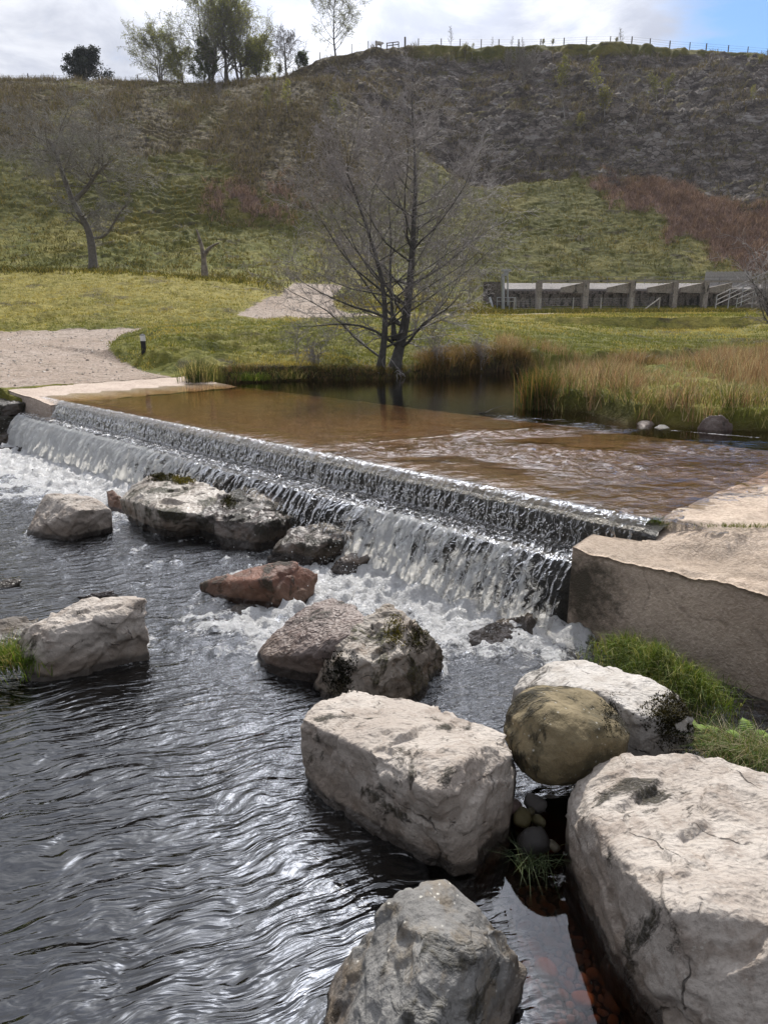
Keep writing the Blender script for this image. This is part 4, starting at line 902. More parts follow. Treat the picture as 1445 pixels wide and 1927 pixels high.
# cobbles in the gap and the bed of the little pool
def cobble_mesh(seed, col, mat):
    g = np.random.default_rng(seed); bm = bmesh.new(); bmesh.ops.create_icosphere(bm, subdivisions=3, radius=1.)
    V = np.array([v.co[:] for v in bm.verts]); Fx = np.array([[v.index for v in f.verts] for f in bm.faces]); bm.free()
    k = (np.abs(V)**2.5).sum(1)**(-1/2.5); V = V*k[:, None]*np.array((1, g.uniform(.6, .85), g.uniform(.38, .6)))
    V = V*(1+.16*fbm(V[:, 0]*1.1+seed, V[:, 1]*1.1, V[:, 2]*1.1, 3))[:, None]
    o = mk('cobble', V, [Fx], mat, cols=np.array(col)); return o
GAP = [(967, 1520, .055, .9, (.22, .15, .13), 'pinkish oval cobble leaning on the pale block in the gap'), (983, 1538, .058, 1.1, (.16, .13, .05), 'olive cobble in the gap below the pinkish one'), (1006, 1512, .062, -.5, (.20, .18, .165), 'pale angular cobble highest in the gap between the boulders'), (1013, 1545, .045, -1.1, (.13, .11, .045), 'olive upright cobble right of the others in the gap'),
       (998, 1528, .035, 1.3, (.12, .10, .05), 'narrow cobble pinched among the olive cobbles'), (1003, 1585, .085, .1, (.035, .03, .027), 'dark round cobble below the olive cobbles in the gap'), (1041, 1592, .04, 1.4, (.14, .12, .08), 'thin cobble against the corner boulder in the gap'), (994, 1330, .06, .6, (.36, .33, .29), 'pale stone tucked beside the round olive boulder')]
for i, (px, py, r, rot, col, lab) in enumerate(GAP):
    o = cobble_mesh(50+i, tuple(.62*v for v in col) if i < 7 else col, MAT['pebble']); p = at(px, py, .05 if i < 7 else .36); o.location = p; o.scale = (r, r, r*1.3); o.rotation_euler = (.5, .3*(-1)**i, rot); tag(o, lab, 'cobble', 'cobbles in the gap between boulders' if i < 7 else None)
def build_pebbles():
    g = np.random.default_rng(21); protos = []
    cols = [(.40, .28, .18), (.29, .21, .145), (.47, .36, .26), (.20, .155, .12), (.34, .26, .19)]
    for i in range(5):
        o = cobble_mesh(70+i, cols[i], MAT['pebble']); o.name = 'pebble'; protos.append(o)
    placed = []; n = 0
    zone_ = [(965, 1640), (1045, 1640), (1120, 1730), (1170, 1830), (1235, 1935), (1150, 2000), (960, 1960), (990, 1850), (965, 1720)]
    Z = np.array([at(a, b, -.1)[:2] for a, b in zone_])
    lo, hi = Z.min(0), Z.max(0)
    big = [(1030, 1790, .06), (1010, 1690, .05), (1100, 1850, .05), (985, 1740, .045), (1160, 1860, .05), (1010, 1745, .04)]
    for px, py, r in big: p = at(px, py, -.10); placed.append((p[0], p[1], r))
    for _ in range(9000):
        if len(placed) > 290: break
        p = g.uniform(lo, hi); r = float(np.clip(g.lognormal(-3.6, .42), .012, .06))
        if poly_sd(p[:1], p[1:], Z)[0] > 0: continue
        if any((p[0]-a)**2+(p[1]-b)**2 < (.8*(r+q))**2 for a, b, q in placed): continue
        placed.append((p[0], p[1], r))
    for i, (x, y, r) in enumerate(placed):
        src = protos[i % 5]; o = src if i < 5 else src.copy()
        if i >= 5: COL.objects.link(o)
        gz = float(low_ground(np.array([x]), np.array([y]))[0])
        o.location = (x, y, gz+r*.25); o.scale = (r, r, r); o.rotation_euler = (g.uniform(-.3, .3), g.uniform(-.3, .3), g.uniform(0, 6.3))
        tag(o, 'rust brown pebble lying on the bed of the still pool', 'pebble', 'pebbles on the bed of the still pool')
build_pebbles()
# ------------------------------------------------------------------ vegetation
def blades(name, base, h, lean, w, col, mat, curve=.5, kind='stuff', label=None, cat=None, parent=None, loc=None):
    """base (N,3); h (N,); lean (N,2) sideways reach as a share of h"""
    base = np.asarray(base, float); N = len(base); h = np.asarray(h, float); lean = np.asarray(lean, float)
    g = np.random.default_rng(N); a = g.uniform(0, np.pi, N); side = np.stack([np.cos(a), np.sin(a), np.zeros(N)], 1)*np.broadcast_to(w, (N,))[:, None]*.5
    L = np.concatenate([lean, np.zeros((N, 1))], 1)*h[:, None]
    mid = base+L*(.5-curve*.25)+np.array((0, 0, 1))*(h*.58)[:, None]; tip = base+L+np.array((0, 0, 1))*(h*(1-.25*curve*np.minimum(1.5, np.linalg.norm(lean, axis=1))))[:, None]
    V = np.stack([base-side, base+side, mid-side*.75, mid+side*.75, tip], 1).reshape(-1, 3)
    f = np.array([(0, 1, 3), (0, 3, 2), (2, 3, 4)])[None]+5*np.arange(N)[:, None, None]
    c = np.repeat(np.asarray(col, float), 5, axis=0)
    o = mk(name, V, [f.reshape(-1, 3)], mat, cols=c, smooth=False, parent=parent, loc=loc)
    return tag(o, label, cat, None, kind)
def tuft_pts(g, centres, per, spread):
    c = np.repeat(np.asarray(centres), per, axis=0); d = g.normal(0, 1, (len(c), 2))*np.repeat(np.broadcast_to(spread, (len(centres),)), per)[:, None]
    return c, d
def jitcol(g, n, a, b, k=.18):
    t = g.random((n, 1)); return (np.array(a)*(1-t)+np.array(b)*t)*(1+k*g.normal(0, 1, (n, 1))).clip(.4, 1.7)

def turf():
    g = np.random.default_rng(31)
    # bank, mound and meadow: short tufts scattered by distance
    n = 60000; u = g.uniform(-.62, .62, n); y = np.exp(g.uniform(np.log(13.), np.log(52), n)); x = u*y
    M = masks(x, y); sd = np.full(n, 9.); k = y < 36; sd[k] = poly_sd(x[k], y[k], POOL); s, t = to_st(x, y)
    ok = (sd > .25) & (M['track'] < .35) & (t > 0) & ~((t > 4) & (x/y > .15) & (y < 21)) & ~((t < 5.2) & (s > 12.0) & (s < 15.7))
    x, y, sd = x[ok], y[ok], sd[ok]; z = ground_h(x, y)
    c = np.stack([x, y, z], 1); per = 5; cc, d = tuft_pts(g, c, per, .05+.0022*y); N = len(cc)
    P = cc.copy(); P[:, :2] += d
    yv = np.repeat(y, per); edge = np.repeat(sst(1.2, .1, sd), per)
    h = (.05+.0011*yv)*g.uniform(.5, 1.4, N)*(1+.6*edge)
    nn = np.repeat(fbm(x*.25, y*.25, 3., 3), per)[:, None]
    col = np.where(g.random((N, 1)) < .62+1.3*nn+.35*np.repeat(sst(34, 30, y), per)[:, None], jitcol(g, N, (.085, .105, .02), (.17, .17, .034)), jitcol(g, N, (.28, .225, .055), (.40, .33, .11)))
    mo = np.repeat(sst(33, 38, y)*sst(56, 50, y)*sst(-.06, -.14, x/y), per)[:, None]; col = np.where(g.random((N, 1)) < mo*.5, jitcol(g, N, (.22, .19, .05), (.34, .29, .09)), col)
    return blades('turf', P, h, g.normal(0, .55, (N, 2)), .008+.00042*yv, col, MAT['blades'])
turf()
def hill_grass():
    g = np.random.default_rng(33); n = 52000; u = g.uniform(-.62, .62, n); y = g.uniform(46, 122, n); x = u*y
    M = masks(x, y); s = M['v']
    ok = (M['rock'] < .5+.25*g.normal(size=n)) & (M['track'] < .3) & (M['brack'] < .6) & (s < 1.02) & (g.random(n) < .35+.9*np.clip(fbm(x*.3, y*.15, 3., 3)+.4, 0, 1))
    x, y = x[ok], y[ok]; he = M['heath'][ok]; z = ground_h(x, y); per = 3
    cc, d = tuft_pts(g, np.stack([x, y, z-.03], 1), per, .22); N = len(cc); P = cc; P[:, :2] += d; H = np.repeat(he, per)[:, None]
    nn = np.repeat(fbm(x*.1, y*.1, 8., 3), per)[:, None]
    gr = np.where(g.random((N, 1)) < .6+.6*nn, jitcol(g, N, (.055, .060, .014), (.118, .112, .027)), jitcol(g, N, (.155, .125, .034), (.235, .19, .056)))
    col = np.where(g.random((N, 1)) < H*.88, jitcol(g, N, (.05, .041, .029), (.125, .10, .05)), gr)
    return blades('hillside_grass', P, g.uniform(.14, .42, N), g.normal(0, .6, (N, 2))+np.array((0, -.35)), .06, col, MAT['dead'])
hill_grass()
def bracken():
    g = np.random.default_rng(35); n = 60000; u = g.uniform(-.45, .62, n); y = g.uniform(54, 108, n); x = u*y; M = masks(x, y)
    ok = g.random(n) < M['brack']*1.1-.12; x, y = x[ok], y[ok]; z = ground_h(x, y); per = 6
    cc, d = tuft_pts(g, np.stack([x, y, z-.05], 1), per, .22); N = len(cc); P = cc; P[:, :2] += d
    col = jitcol(g, N, (.16, .105, .088), (.31, .22, .19), .25)
    blades('dead_bracken', P, g.uniform(.35, 1.05, N), g.normal(0, .9, (N, 2)), .055, col, MAT['dead'], .9)
    n = 40000; u = g.uniform(-.5, .6, n); y = g.uniform(72, 124, n); x = u*y; M = masks(x, y)
    ok = (np.maximum(M['rock'], .8*M['heath']) > .4) & (fbm(x*.16, y*.12, 6., 3) > -.05); x, y = x[ok], y[ok]; z = ground_h(x, y); per = 5
    cc, d = tuft_pts(g, np.stack([x, y, z-.05], 1), per, .25); N = len(cc); P = cc; P[:, :2] += d
    col = np.where(g.random((N, 1)) < .68, jitcol(g, N, (.095, .079, .066), (.23, .19, .155), .25), jitcol(g, N, (.10, .085, .025), (.20, .16, .05), .25))
    blades('heather', P, g.uniform(.25, .9, N), g.normal(0, .55, (N, 2)), .05, col, MAT['dead'], .5)
bracken()
def rushes():
    g = np.random.default_rng(37)
    # brown rushes over the right bank behind the ford
    n = 9000; x = g.uniform(2.2, 20, n); y = g.uniform(9.5, 27, n); sd = poly_sd(x, y, POOL); s, t = to_st(x, y); u = x/y
    f = fbm(x*.7, y*.7, 3., 3)
    ok = (sd > .02) & (t > 4) & (u > .15) & (y < 24) & (f > -.42+.25*(y < 15)) & (u < .72) & ((sd < 2.2) | (g.random(n) < .75)); x, y, sd = x[ok], y[ok], sd[ok]
    z = smooth_ground(x, y); per = 22; cc, d = tuft_pts(g, np.stack([x, y, z-.02], 1), per, .085); N = len(cc); P = cc; P[:, :2] += d
    tall = np.repeat(sst(-.3, .4, fbm(x*.45, y*.45, 9., 3))*(.55+.45*sst(.3, 2.0, sd)), per)
    h = (.30+.50*tall)*g.uniform(.45, 1.15, N)
    grn = np.repeat(g.random(len(x)) < .16+.3*(sd < .6), per)[:, None]
    col = np.where(grn & (g.random((N, 1)) < .7), jitcol(g, N, (.055, .075, .018), (.13, .14, .035)), np.where(g.random((N, 1)) < .62, jitcol(g, N, (.19, .105, .068), (.32, .205, .14)), jitcol(g, N, (.29, .225, .15), (.43, .36, .25))))
    blades('brown_rushes', P, h, g.normal(0, .30, (N, 2)), .009, col, MAT['blades'], .35)
    # grass overhanging the water and the turf between the rushes
    n = 2600; x = g.uniform(2.2, 16, n); y = g.uniform(9.0, 20, n); sd = poly_sd(x, y, POOL); s, t = to_st(x, y)
    ok = (sd > .0) & (sd < 2.6) & (t > 4) & (x/y > .14); x, y = x[ok], y[ok]; z = smooth_ground(x, y); per = 20
    cc, d = tuft_pts(g, np.stack([x, y, z-.02], 1), per, .09); N = len(cc); P = cc; P[:, :2] += d
    col = np.where(g.random((N, 1)) < .55, jitcol(g, N, (.085, .105, .022), (.17, .175, .045)), jitcol(g, N, (.28, .23, .10), (.40, .34, .17)))
    blades('bank_grass', P, g.uniform(.12, .36, N), g.normal(0, .65, (N, 2)), .010, col, MAT['blades'], .8)
    # dead grass and rushes fringing the far bank
    n = 5200; a = g.uniform(0, 1, n); x = -4.6+a*11; y = 17.2+g.uniform(0, 4.6, n); sd = poly_sd(x, y, POOL)
    ok = (sd > .0) & (sd < .55+.6*(x > 1.0)) & (fbm(x*1.1, y*1.1, 2., 3) > -.25); x, y = x[ok], y[ok]; z = smooth_ground(x, y); per = 24
    cc, d = tuft_pts(g, np.stack([x, y, z-.02], 1), per, .10); N = len(cc); P = cc; P[:, :2] += d
    X = np.repeat(x, per)[:, None]
    brown = g.random((N, 1)) < np.where(X > 1.0, .75, .45)
    col = np.where(brown, jitcol(g, N, (.12, .075, .035), (.26, .17, .085)), jitcol(g, N, (.04, .05, .015), (.10, .10, .03)))
    blades('fringe_grass', P, g.uniform(.15, .45, N)*np.where(X[:, 0] > 1.0, 1.35, .5), g.normal(0, .6, (N, 2)), .011, col, MAT['blades'], .8)
rushes()
# clumps one can tell apart at the water's edge
def clump(name, px, py, z, n, sp, h, lab, cat, green=.6, grp=None, world=None, seed=0, w=.009, ca=((.045, .075, .012), (.13, .17, .03)), cb=((.30, .24, .10), (.42, .36, .18)), lean=.4, dome=0., curve=.6):
    g = np.random.default_rng(seed); c = np.array(world if world is not None else at(px, py, z)); d = g.normal(0, 1, (n, 2))*np.asarray(sp)
    P = np.concatenate([c[:2]+d, np.full((n, 1), c[2])], 1)
    if dome: q = (d/np.asarray(sp)); P[:, 2] += dome*np.exp(-.35*(q**2).sum(1))
    ln = g.normal(0, lean, (n, 2))+.35*d/np.asarray(sp)*lean
    col = np.where(g.random((n, 1)) < green, jitcol(g, n, *ca), jitcol(g, n, *cb))
    return blades(name, P, h*g.uniform(.45, 1.1, n), ln, w, col, MAT['blades'], curve, 'thing', lab, cat, loc=c)
clump('rush_clump', 1012, 768, 1.0, 900, (.15, .13), .78, 'tall green rush clump standing in the water at the tip of the reed bank', 'rushes', .72, seed=2, lean=.16, curve=.3, w=.010, ca=((.035, .055, .012), (.10, .12, .03)), cb=((.20, .10, .045), (.34, .2, .09)))
clump('rush_clump', 372, 720, 1.0, 420, (.16, .12), .62, 'dark rush clump at the corner of the ramp and the far bank', 'rushes', .6, seed=3, lean=.25, ca=((.03, .05, .012), (.09, .11, .03)), w=.013)
clump('grass_tuft', 470, 715, 1.05, 400, (.25, .14), .26, 'bright green grass tuft on the far bank left of the bare tree', 'grass tuft', .9, seed=4, w=.013, ca=((.05, .09, .012), (.14, .18, .03)))
clump('grass_tuft', 535, 712, 1.05, 400, (.26, .14), .30, 'straw coloured grass hanging over the water left of the bare tree', 'grass tuft', .4, seed=5, w=.013, lean=.7)
# grass on the wall foot, between the boulders and beside the cream block
def wallgrass():
    g = np.random.default_rng(41); n = 6000
    a = at(1165, 1245, .10); b = at(1322, 1335, .12); k = g.random(n); c = a[None]*(1-k[:, None])+b[None]*k[:, None]
    d = g.normal(0, 1, (n, 2))*np.array((.13, .12)); bulge = np.exp(-.5*(d**2).sum(1)/.016)*(.55+.45*np.sin(np.pi*np.clip(k*1.0, 0, 1)))
    P = c.copy(); P[:, :2] += d; P[:, 2] += .20*bulge-.02+.05*np.sin(k*17)
    col = np.where(g.random((n, 1)) < .80, jitcol(g, n, (.05, .09, .014), (.135, .175, .032)), jitcol(g, n, (.22, .22, .07), (.34, .32, .14)))
    blades('grass_tuft', P, g.uniform(.07, .19, n), g.normal(0, .55, (n, 2))+np.array((-.25, -.35)), .0045, col, MAT['blades'], .9, 'thing', 'thick bright green grass mound growing at the foot of the concrete wall', 'grass tuft', loc=a)
wallgrass()
def cornergrass():
    g = np.random.default_rng(43); n = 2600
    a = at(1325, 1405, .10); b = at(1470, 1450, .26); k = g.random(n); c = a[None]*(1-k[:, None])+b[None]*k[:, None]; P = c+np.concatenate([g.normal(0, .07, (n, 2)), np.zeros((n, 1))], 1)
    col = np.where(g.random((n, 1)) < .6, jitcol(g, n, (.04, .08, .012), (.12, .17, .03)), jitcol(g, n, (.22, .18, .10), (.36, .31, .19)))
    blades('grass_tuft', P, g.uniform(.06, .20, n), g.normal(0, .8, (n, 2))+np.array((-.2, -.3)), .0042, col, MAT['blades'], .9, 'thing', 'straggly green and straw grass between the wall and the corner boulder', 'grass tuft', loc=a)
cornergrass()
clump('grass_tuft', 18, 1262, .05, 900, (.14, .08), .24, 'green grass tuft at the left edge against the cream block', 'grass tuft', .75, seed=7, w=.006, lean=.5, ca=((.05, .10, .012), (.14, .20, .03)), dome=.06)
clump('grass_tuft', 1243, 992, .90, 420, (.07, .035), .09, 'little bright tuft growing where the apron meets the waterfall', 'grass tuft', .9, seed=8, w=.004, lean=.6, ca=((.07, .12, .015), (.17, .22, .04)), dome=.02)
clump('grass_tuft', 1400, 992, 1.04, 300, (.16, .02), .04, 'thin line of grass in the joint of the concrete apron', 'grass tuft', .85, seed=9, w=.004, lean=.6, ca=((.07, .10, .015), (.15, .17, .04)))
def poolgrass():
    g = np.random.default_rng(45); n = 130; c = at(1005, 1625, .0)
    P = np.stack([c[0]+g.normal(0, .05, n), c[1]+g.normal(0, .035, n), np.full(n, -.02)], 1)
    col = jitcol(g, n, (.05, .085, .03), (.16, .20, .10))
    blades('water_grass', P, g.uniform(.05, .15, n), g.normal(0, 1.1, (n, 2)), .0035, col, MAT['blades'], 1., 'thing', 'thin grass blades floating in the dark gap beside the corner boulder', 'water grass', loc=c)
poolgrass()
def fern(px, py, z, lab, seed, nf=7):
    g = np.random.default_rng(seed); c = at(px, py, z); root = empty('fern', c, lab, 'fern')
    for i in range(nf):
        a = g.uniform(0, 2*np.pi) if i else np.pi*.9; L = g.uniform(.14, .24); k = 14; t = np.linspace(.12, 1, k)
        axis = np.stack([np.cos(a)*L*t*.75, np.sin(a)*L*t*.75, L*(t*1.0-.62*t*t)], 1)+c
        V = []; Fc = []; sd = np.array((-np.sin(a), np.cos(a), 0)); fw = np.array((np.cos(a), np.sin(a), 0))
        for j, (p, tt) in enumerate(zip(axis, t)):
            l = .045*np.sin(np.pi*min(1, .12+.9*tt))*1.1+.004
            for sg in (-1, 1):
                b = len(V); tip = p+sd*sg*l+fw*l*.35-np.array((0, 0, l*.12)); w = fw*.0055
                V += [p-w, p+w, (p+tip)/2+w*.9, tip, (p+tip)/2-w*.9]; Fc += [(b, b+1, b+2), (b, b+2, b+4), (b+4, b+2, b+3)]
        V = np.array(V); col = jitcol(g, len(V)//5, (.12, .20, .03), (.20, .28, .05)).repeat(5, 0)
        o = mk('frond', V, [np.array(Fc)], MAT['blades'], root, False, cols=col, loc=c)
fern(1318, 1372, .14, 'small fresh green fern in front of the concrete wall', 4)
fern(1412, 1405, .22, 'second fern nearer the right edge above the corner boulder', 6, 5)
def moss(px, py, z, rx, ry, lab, seed, h=.02):
    g = np.random.default_rng(seed); n = 900; c = at(px, py, z); q = g.normal(0, .5, (n, 2))*np.array((rx, ry)); P = np.concatenate([c[:2]+q, np.full((n, 1), z)+g.uniform(-.02, .005, (n, 1))], 1)
    blades('moss_cushion', P, g.uniform(.4, 1.4, n)*h*1.3, g.normal(0, .6, (n, 2)), .012, jitcol(g, n, (.025, .025, .006), (.10, .085, .015), .3), MAT['blades'], .3, 'thing', lab, 'moss', loc=c)

# ------------------------------------------------------------------ trees
def unit(v): return v/(np.linalg.norm(v)+1e-9)
class Tree:
    def __init__(s, seed): s.g = np.random.default_rng(seed); s.b = {}
    def rec(s, lvl, pts, r): s.b.setdefault((lvl, len(pts)), []).append((np.array(pts), np.array(r)))
    def limb(s, p, d, L, r, lvl, spec):
        g = s.g; n = spec['n'][lvl]; pts = [p]; d = unit(d); up = np.array((0, 0, spec['up'][lvl]))
        for i in range(n):
            d = unit(d+g.normal(0, spec['wob'][lvl], 3)+up); p = p+d*L/n; pts.append(p)
        pts = np.array(pts); rad = r*(1-np.linspace(0, 1, n+1)*spec.get('tap', .82)); rad = np.maximum(rad, spec['rmin'])
        s.rec(lvl, pts, rad); s.kids(pts, rad, L, lvl, spec)
        return pts
    def kids(s, pts, rad, L, lvl, spec, k=None, lo=None):
        if lvl+1 >= len(spec['n']): return
        g = s.g; k = spec['k'][lvl] if k is None else k; lo = spec['lo'][lvl] if lo is None else lo
        k = max(1, int(round(k*g.uniform(.8, 1.2))))
        seg = np.linalg.norm(np.diff(pts, axis=0), axis=1); cum = np.concatenate([[0], np.cumsum(seg)])/seg.sum()
        for j in range(k):
            t = lo+(1-lo)*(j+g.random())/k; i = min(np.searchsorted(cum, t)-1, len(pts)-2); i = max(i, 0); f = (t-cum[i])/(cum[i+1]-cum[i]+1e-9)
            q = pts[i]*(1-f)+pts[i+1]*f; d = unit(pts[i+1]-pts[i]); a = unit(np.cross(d, g.normal(0, 1, 3))); an = R(g.normal(spec['ang'][lvl], spec.get('angs', 10)))
            dd = d*math.cos(an)+a*math.sin(an)
            LL = L*spec['rat'][lvl]*g.uniform(.6, 1.25)*(1-spec.get('fall', .55)*t)
            rr = (rad[i]*(1-f)+rad[i+1]*f)*spec['rr'][lvl]
            s.limb(q, dd, LL, max(rr, spec['rmin']), lvl+1, spec)
    def mesh(s, lvls, k):
        VV = []; FF = []; off = 0
        for (lv, n), L in s.b.items():
            if lv in lvls:
                V, Fq = tubes(np.array([a for a, _ in L]), np.array([r for _, r in L]), k if lv != 0 else max(k, 8)); VV.append(V); FF.append(Fq+off); off += len(V)
        return np.concatenate(VV), [np.concatenate(FF)]
    def tips(s, lvls):
        return np.concatenate([np.array([a for a, _ in L])[:, 1:].reshape(-1, 3) for (lv, n), L in s.b.items() if lv in lvls])
def smooth_line(P, n):
    P = np.array(P, float); d = np.concatenate([[0], np.cumsum(np.linalg.norm(np.diff(P, axis=0), axis=1))]); t = np.linspace(0, d[-1], n)
    Q = np.stack([np.interp(t, d, P[:, i]) for i in range(3)], 1)
    for _ in range(3): Q[1:-1] = .25*Q[:-2]+.5*Q[1:-1]+.25*Q[2:]
    return Q
def leaves_at(name, P, size, col, mat, parent, g, per=1, spread=.1, loc=None):
    c = np.repeat(P, per, 0); c = c+g.normal(0, spread, c.shape); N = len(c)
    a = g.normal(0, 1, (N, 3)); a /= np.linalg.norm(a, axis=1)[:, None]; b = np.cross(a, g.normal(0, 1, (N, 3))); b /= np.linalg.norm(b, axis=1)[:, None]
    s_ = (size*g.uniform(.6, 1.3, N))[:, None]
    V = np.stack([c-a*s_, c+b*s_*.55, c+a*s_, c-b*s_*.55], 1).reshape(-1, 3); Fq = np.arange(4*N).reshape(N, 4)
    return mk(name, V, [Fq], mat, parent, False, cols=np.repeat(col(N), 4, 0), loc=loc)

def alder():
    T = Tree(5); Yb = 19.3; base = onground(735, 698, 15); base = np.array((atY(735, 698, Yb)[0], Yb, 1.02))
    root = empty('bare_alder', base, 'large leafless grey tree with two stems at the edge of the pool', 'tree')
    w = lambda L, dy=0.: np.array([atY(px, py, Yb+dy*i/len(L)) for i, (px, py) in enumerate(L)])
    t1 = smooth_line(w([(738, 712), (752, 655), (764, 605), (771, 540), (777, 460), (780, 390), (783, 330), (779, 270), (777, 225), (775, 190)], .4), 26)
    t2 = smooth_line(w([(712, 712), (722, 660), (726, 600), (722, 540), (705, 470), (680, 400), (658, 335), (632, 280)], -1.0), 22)
    t3 = smooth_line(w([(742, 640), (738, 585), (733, 520), (737, 450), (730, 380), (735, 320)], 1.6), 18)
    spec = dict(n=[1, 7, 5, 4, 3], wob=[0, .12, .16, .20, .26], up=[0, .07, .05, .03, .02], k=[0, 13, 8, 4], lo=[0, .12, .12, .1], ang=[0, 42, 42, 45], rat=[0, .50, .48, .52], rr=[0, .55, .6, .65], rmin=.0033, fall=.45, tap=.88)
    for t, r, k, Lm in ((t1, .165, 30, 3.8), (t2, .11, 22, 4.1), (t3, .06, 7, 2.0)):
        n = len(t); rad = r*(1-np.linspace(0, 1, n)**.8*.93); rad[:3] *= np.array((1.75, 1.3, 1.08)); T.rec(0, t, rad)
        for j in range(k):
            f = .13+.83*(j+T.g.random())/k; i = int(f*(n-1)); i = min(i, n-2); d = unit(t[i+1]-t[i]); a = T.g.uniform(0, 2*np.pi); h = np.array((math.cos(a)*1.15, math.sin(a)*.8, 0))
            out = unit(h+np.array((0, 0, .34+.55*f+T.g.normal(0, .16)))); L = Lm*(1.18-.90*f)*T.g.uniform(.78, 1.06)*(1.12 if f > .22 else .85)
            T.limb(t[i], out, L, max(.010, rad[i]*.34), 1, spec)
    V, Fq = T.mesh({0}, 9); mk('trunk', V, Fq, MAT['bark_alder'], root, loc=base)
    V, Fq = T.mesh({1}, 5); mk('limbs', V, Fq, MAT['bark_alder'], root, loc=base)
    V, Fq = T.mesh({2, 3, 4}, 3); tw = mk('twigs', V, Fq, MAT['twig_alder'], root, loc=base)
    # roots washed bare at the waterline
    g = T.g; P = []
    for i in range(34):
        a = g.uniform(0, 2*np.pi); p = base+np.array((g.normal(0, .25), g.normal(-.05, .12), .12)); q = [p]; d = np.array((math.cos(a)*.8, -abs(math.sin(a))*.5, -.25))
        for _ in range(5): d = unit(d+g.normal(0, .45, 3)); p = p+d*.13; q.append(p)
        P.append(q)
    V, Fq = tubes(np.array(P), np.tile(np.linspace(.02, .006, 6), (34, 1)), 4); mk('roots', V, [Fq], MAT['twig_alder'], root, loc=base)
alder()
def oak():
    T = Tree(9); b = onground(176, 506, 40, 80); Y = max(b[1], 53.); b = np.array((atY(176, 503, Y)[0], Y, float(base(np.array([atY(176, 503, Y)[0]]), np.array([Y]))[0])))
    root = empty('leaning_oak', b, 'leaning leafless tree with two spreading limbs behind the grassy mound on the left', 'tree')
    Yl = Y
    w = lambda L: np.array([atY(px, py, Yl) for px, py in L])
    spec = dict(n=[1, 7, 6, 5, 4], wob=[0, .24, .28, .30, .34], up=[0, .05, .05, .05, .05], k=[0, 7, 6, 3], lo=[0, .2, .15, .1], ang=[0, 48, 48, 48], rat=[0, .66, .62, .60], rr=[0, .6, .6, .65], rmin=.010, fall=.4, tap=.8)
    main = smooth_line(np.concatenate([[b-np.array((0, 0, .3))], w([(174, 470), (171, 445), (163, 420), (148, 400), (136, 375)])]), 14)
    left = smooth_line(w([(136, 375), (126, 350), (118, 325), (110, 300), (102, 278), (92, 262)]), 12); right = smooth_line(w([(140, 378), (150, 368), (165, 355), (175, 335), (190, 318), (204, 308)]), 12)
    low = smooth_line(w([(172, 447), (182, 452), (200, 448), (212, 425), (225, 400), (238, 385)]), 10)
    for t, r, k, L in ((main, .38, 5, 2.6), (left, .22, 20, 4.6), (right, .20, 22, 4.8), (low, .12, 10, 1.8)):
        n = len(t); rad = r*(1-np.linspace(0, 1, n)*.45); 
        if r == .38: rad[0] *= 1.4; rad[1] *= 1.15
        T.rec(0, t, rad)
        for j in range(k):
            f = (.45 if r != .38 else .5)+(.55 if r != .38 else .5)*(j+T.g.random())/k; i = min(int(f*(n-1)), n-2); a = T.g.uniform(0, 2*np.pi)
            T.limb(t[i], np.array((math.cos(a), math.sin(a), T.g.uniform(-.1, 1.0))), L*T.g.uniform(.6, 1.15), max(.03, rad[i]*.35), 1, spec)
    V, Fq = T.mesh({0}, 9); mk('trunk', V, Fq, MAT['bark_oak'], root, loc=b)
    V, Fq = T.mesh({1}, 5); mk('limbs', V, Fq, MAT['bark_oak'], root, loc=b)
    V, Fq = T.mesh({2, 3, 4}, 3); mk('twigs', V, Fq, MAT['twig_oak'], root, loc=b)
oak()
def snag():
    Y = 51.; b = atY(385, 509, Y); b[2] = float(base(np.array([b[0]]), np.array([Y]))[0])-.1
    w = lambda L: np.array([atY(px, py, Y) for px, py in L]); T = Tree(3)
    a = smooth_line(np.concatenate([[b], w([(384, 490), (383, 472), (377, 455), (374, 440), (370, 432)])]), 12); c = smooth_line(w([(385, 480), (392, 468), (402, 461), (413, 457)]), 8)
    T.rec(0, a, .24*np.linspace(1, .22, 12)*(1+.25*T.g.random(12))); T.rec(0, c, .14*np.linspace(1, .25, 8)*(1+.25*T.g.random(8)))
    d = smooth_line(w([(379, 462), (375, 455), (371, 452)]), 5); T.rec(0, d, np.linspace(.07, .03, 5))
    V, Fq = T.mesh({0}, 8); tag(mk('dead_snag', V, Fq, MAT['snag'], loc=b), 'short dead forked tree stump behind the grassy mound', 'dead tree')
snag()
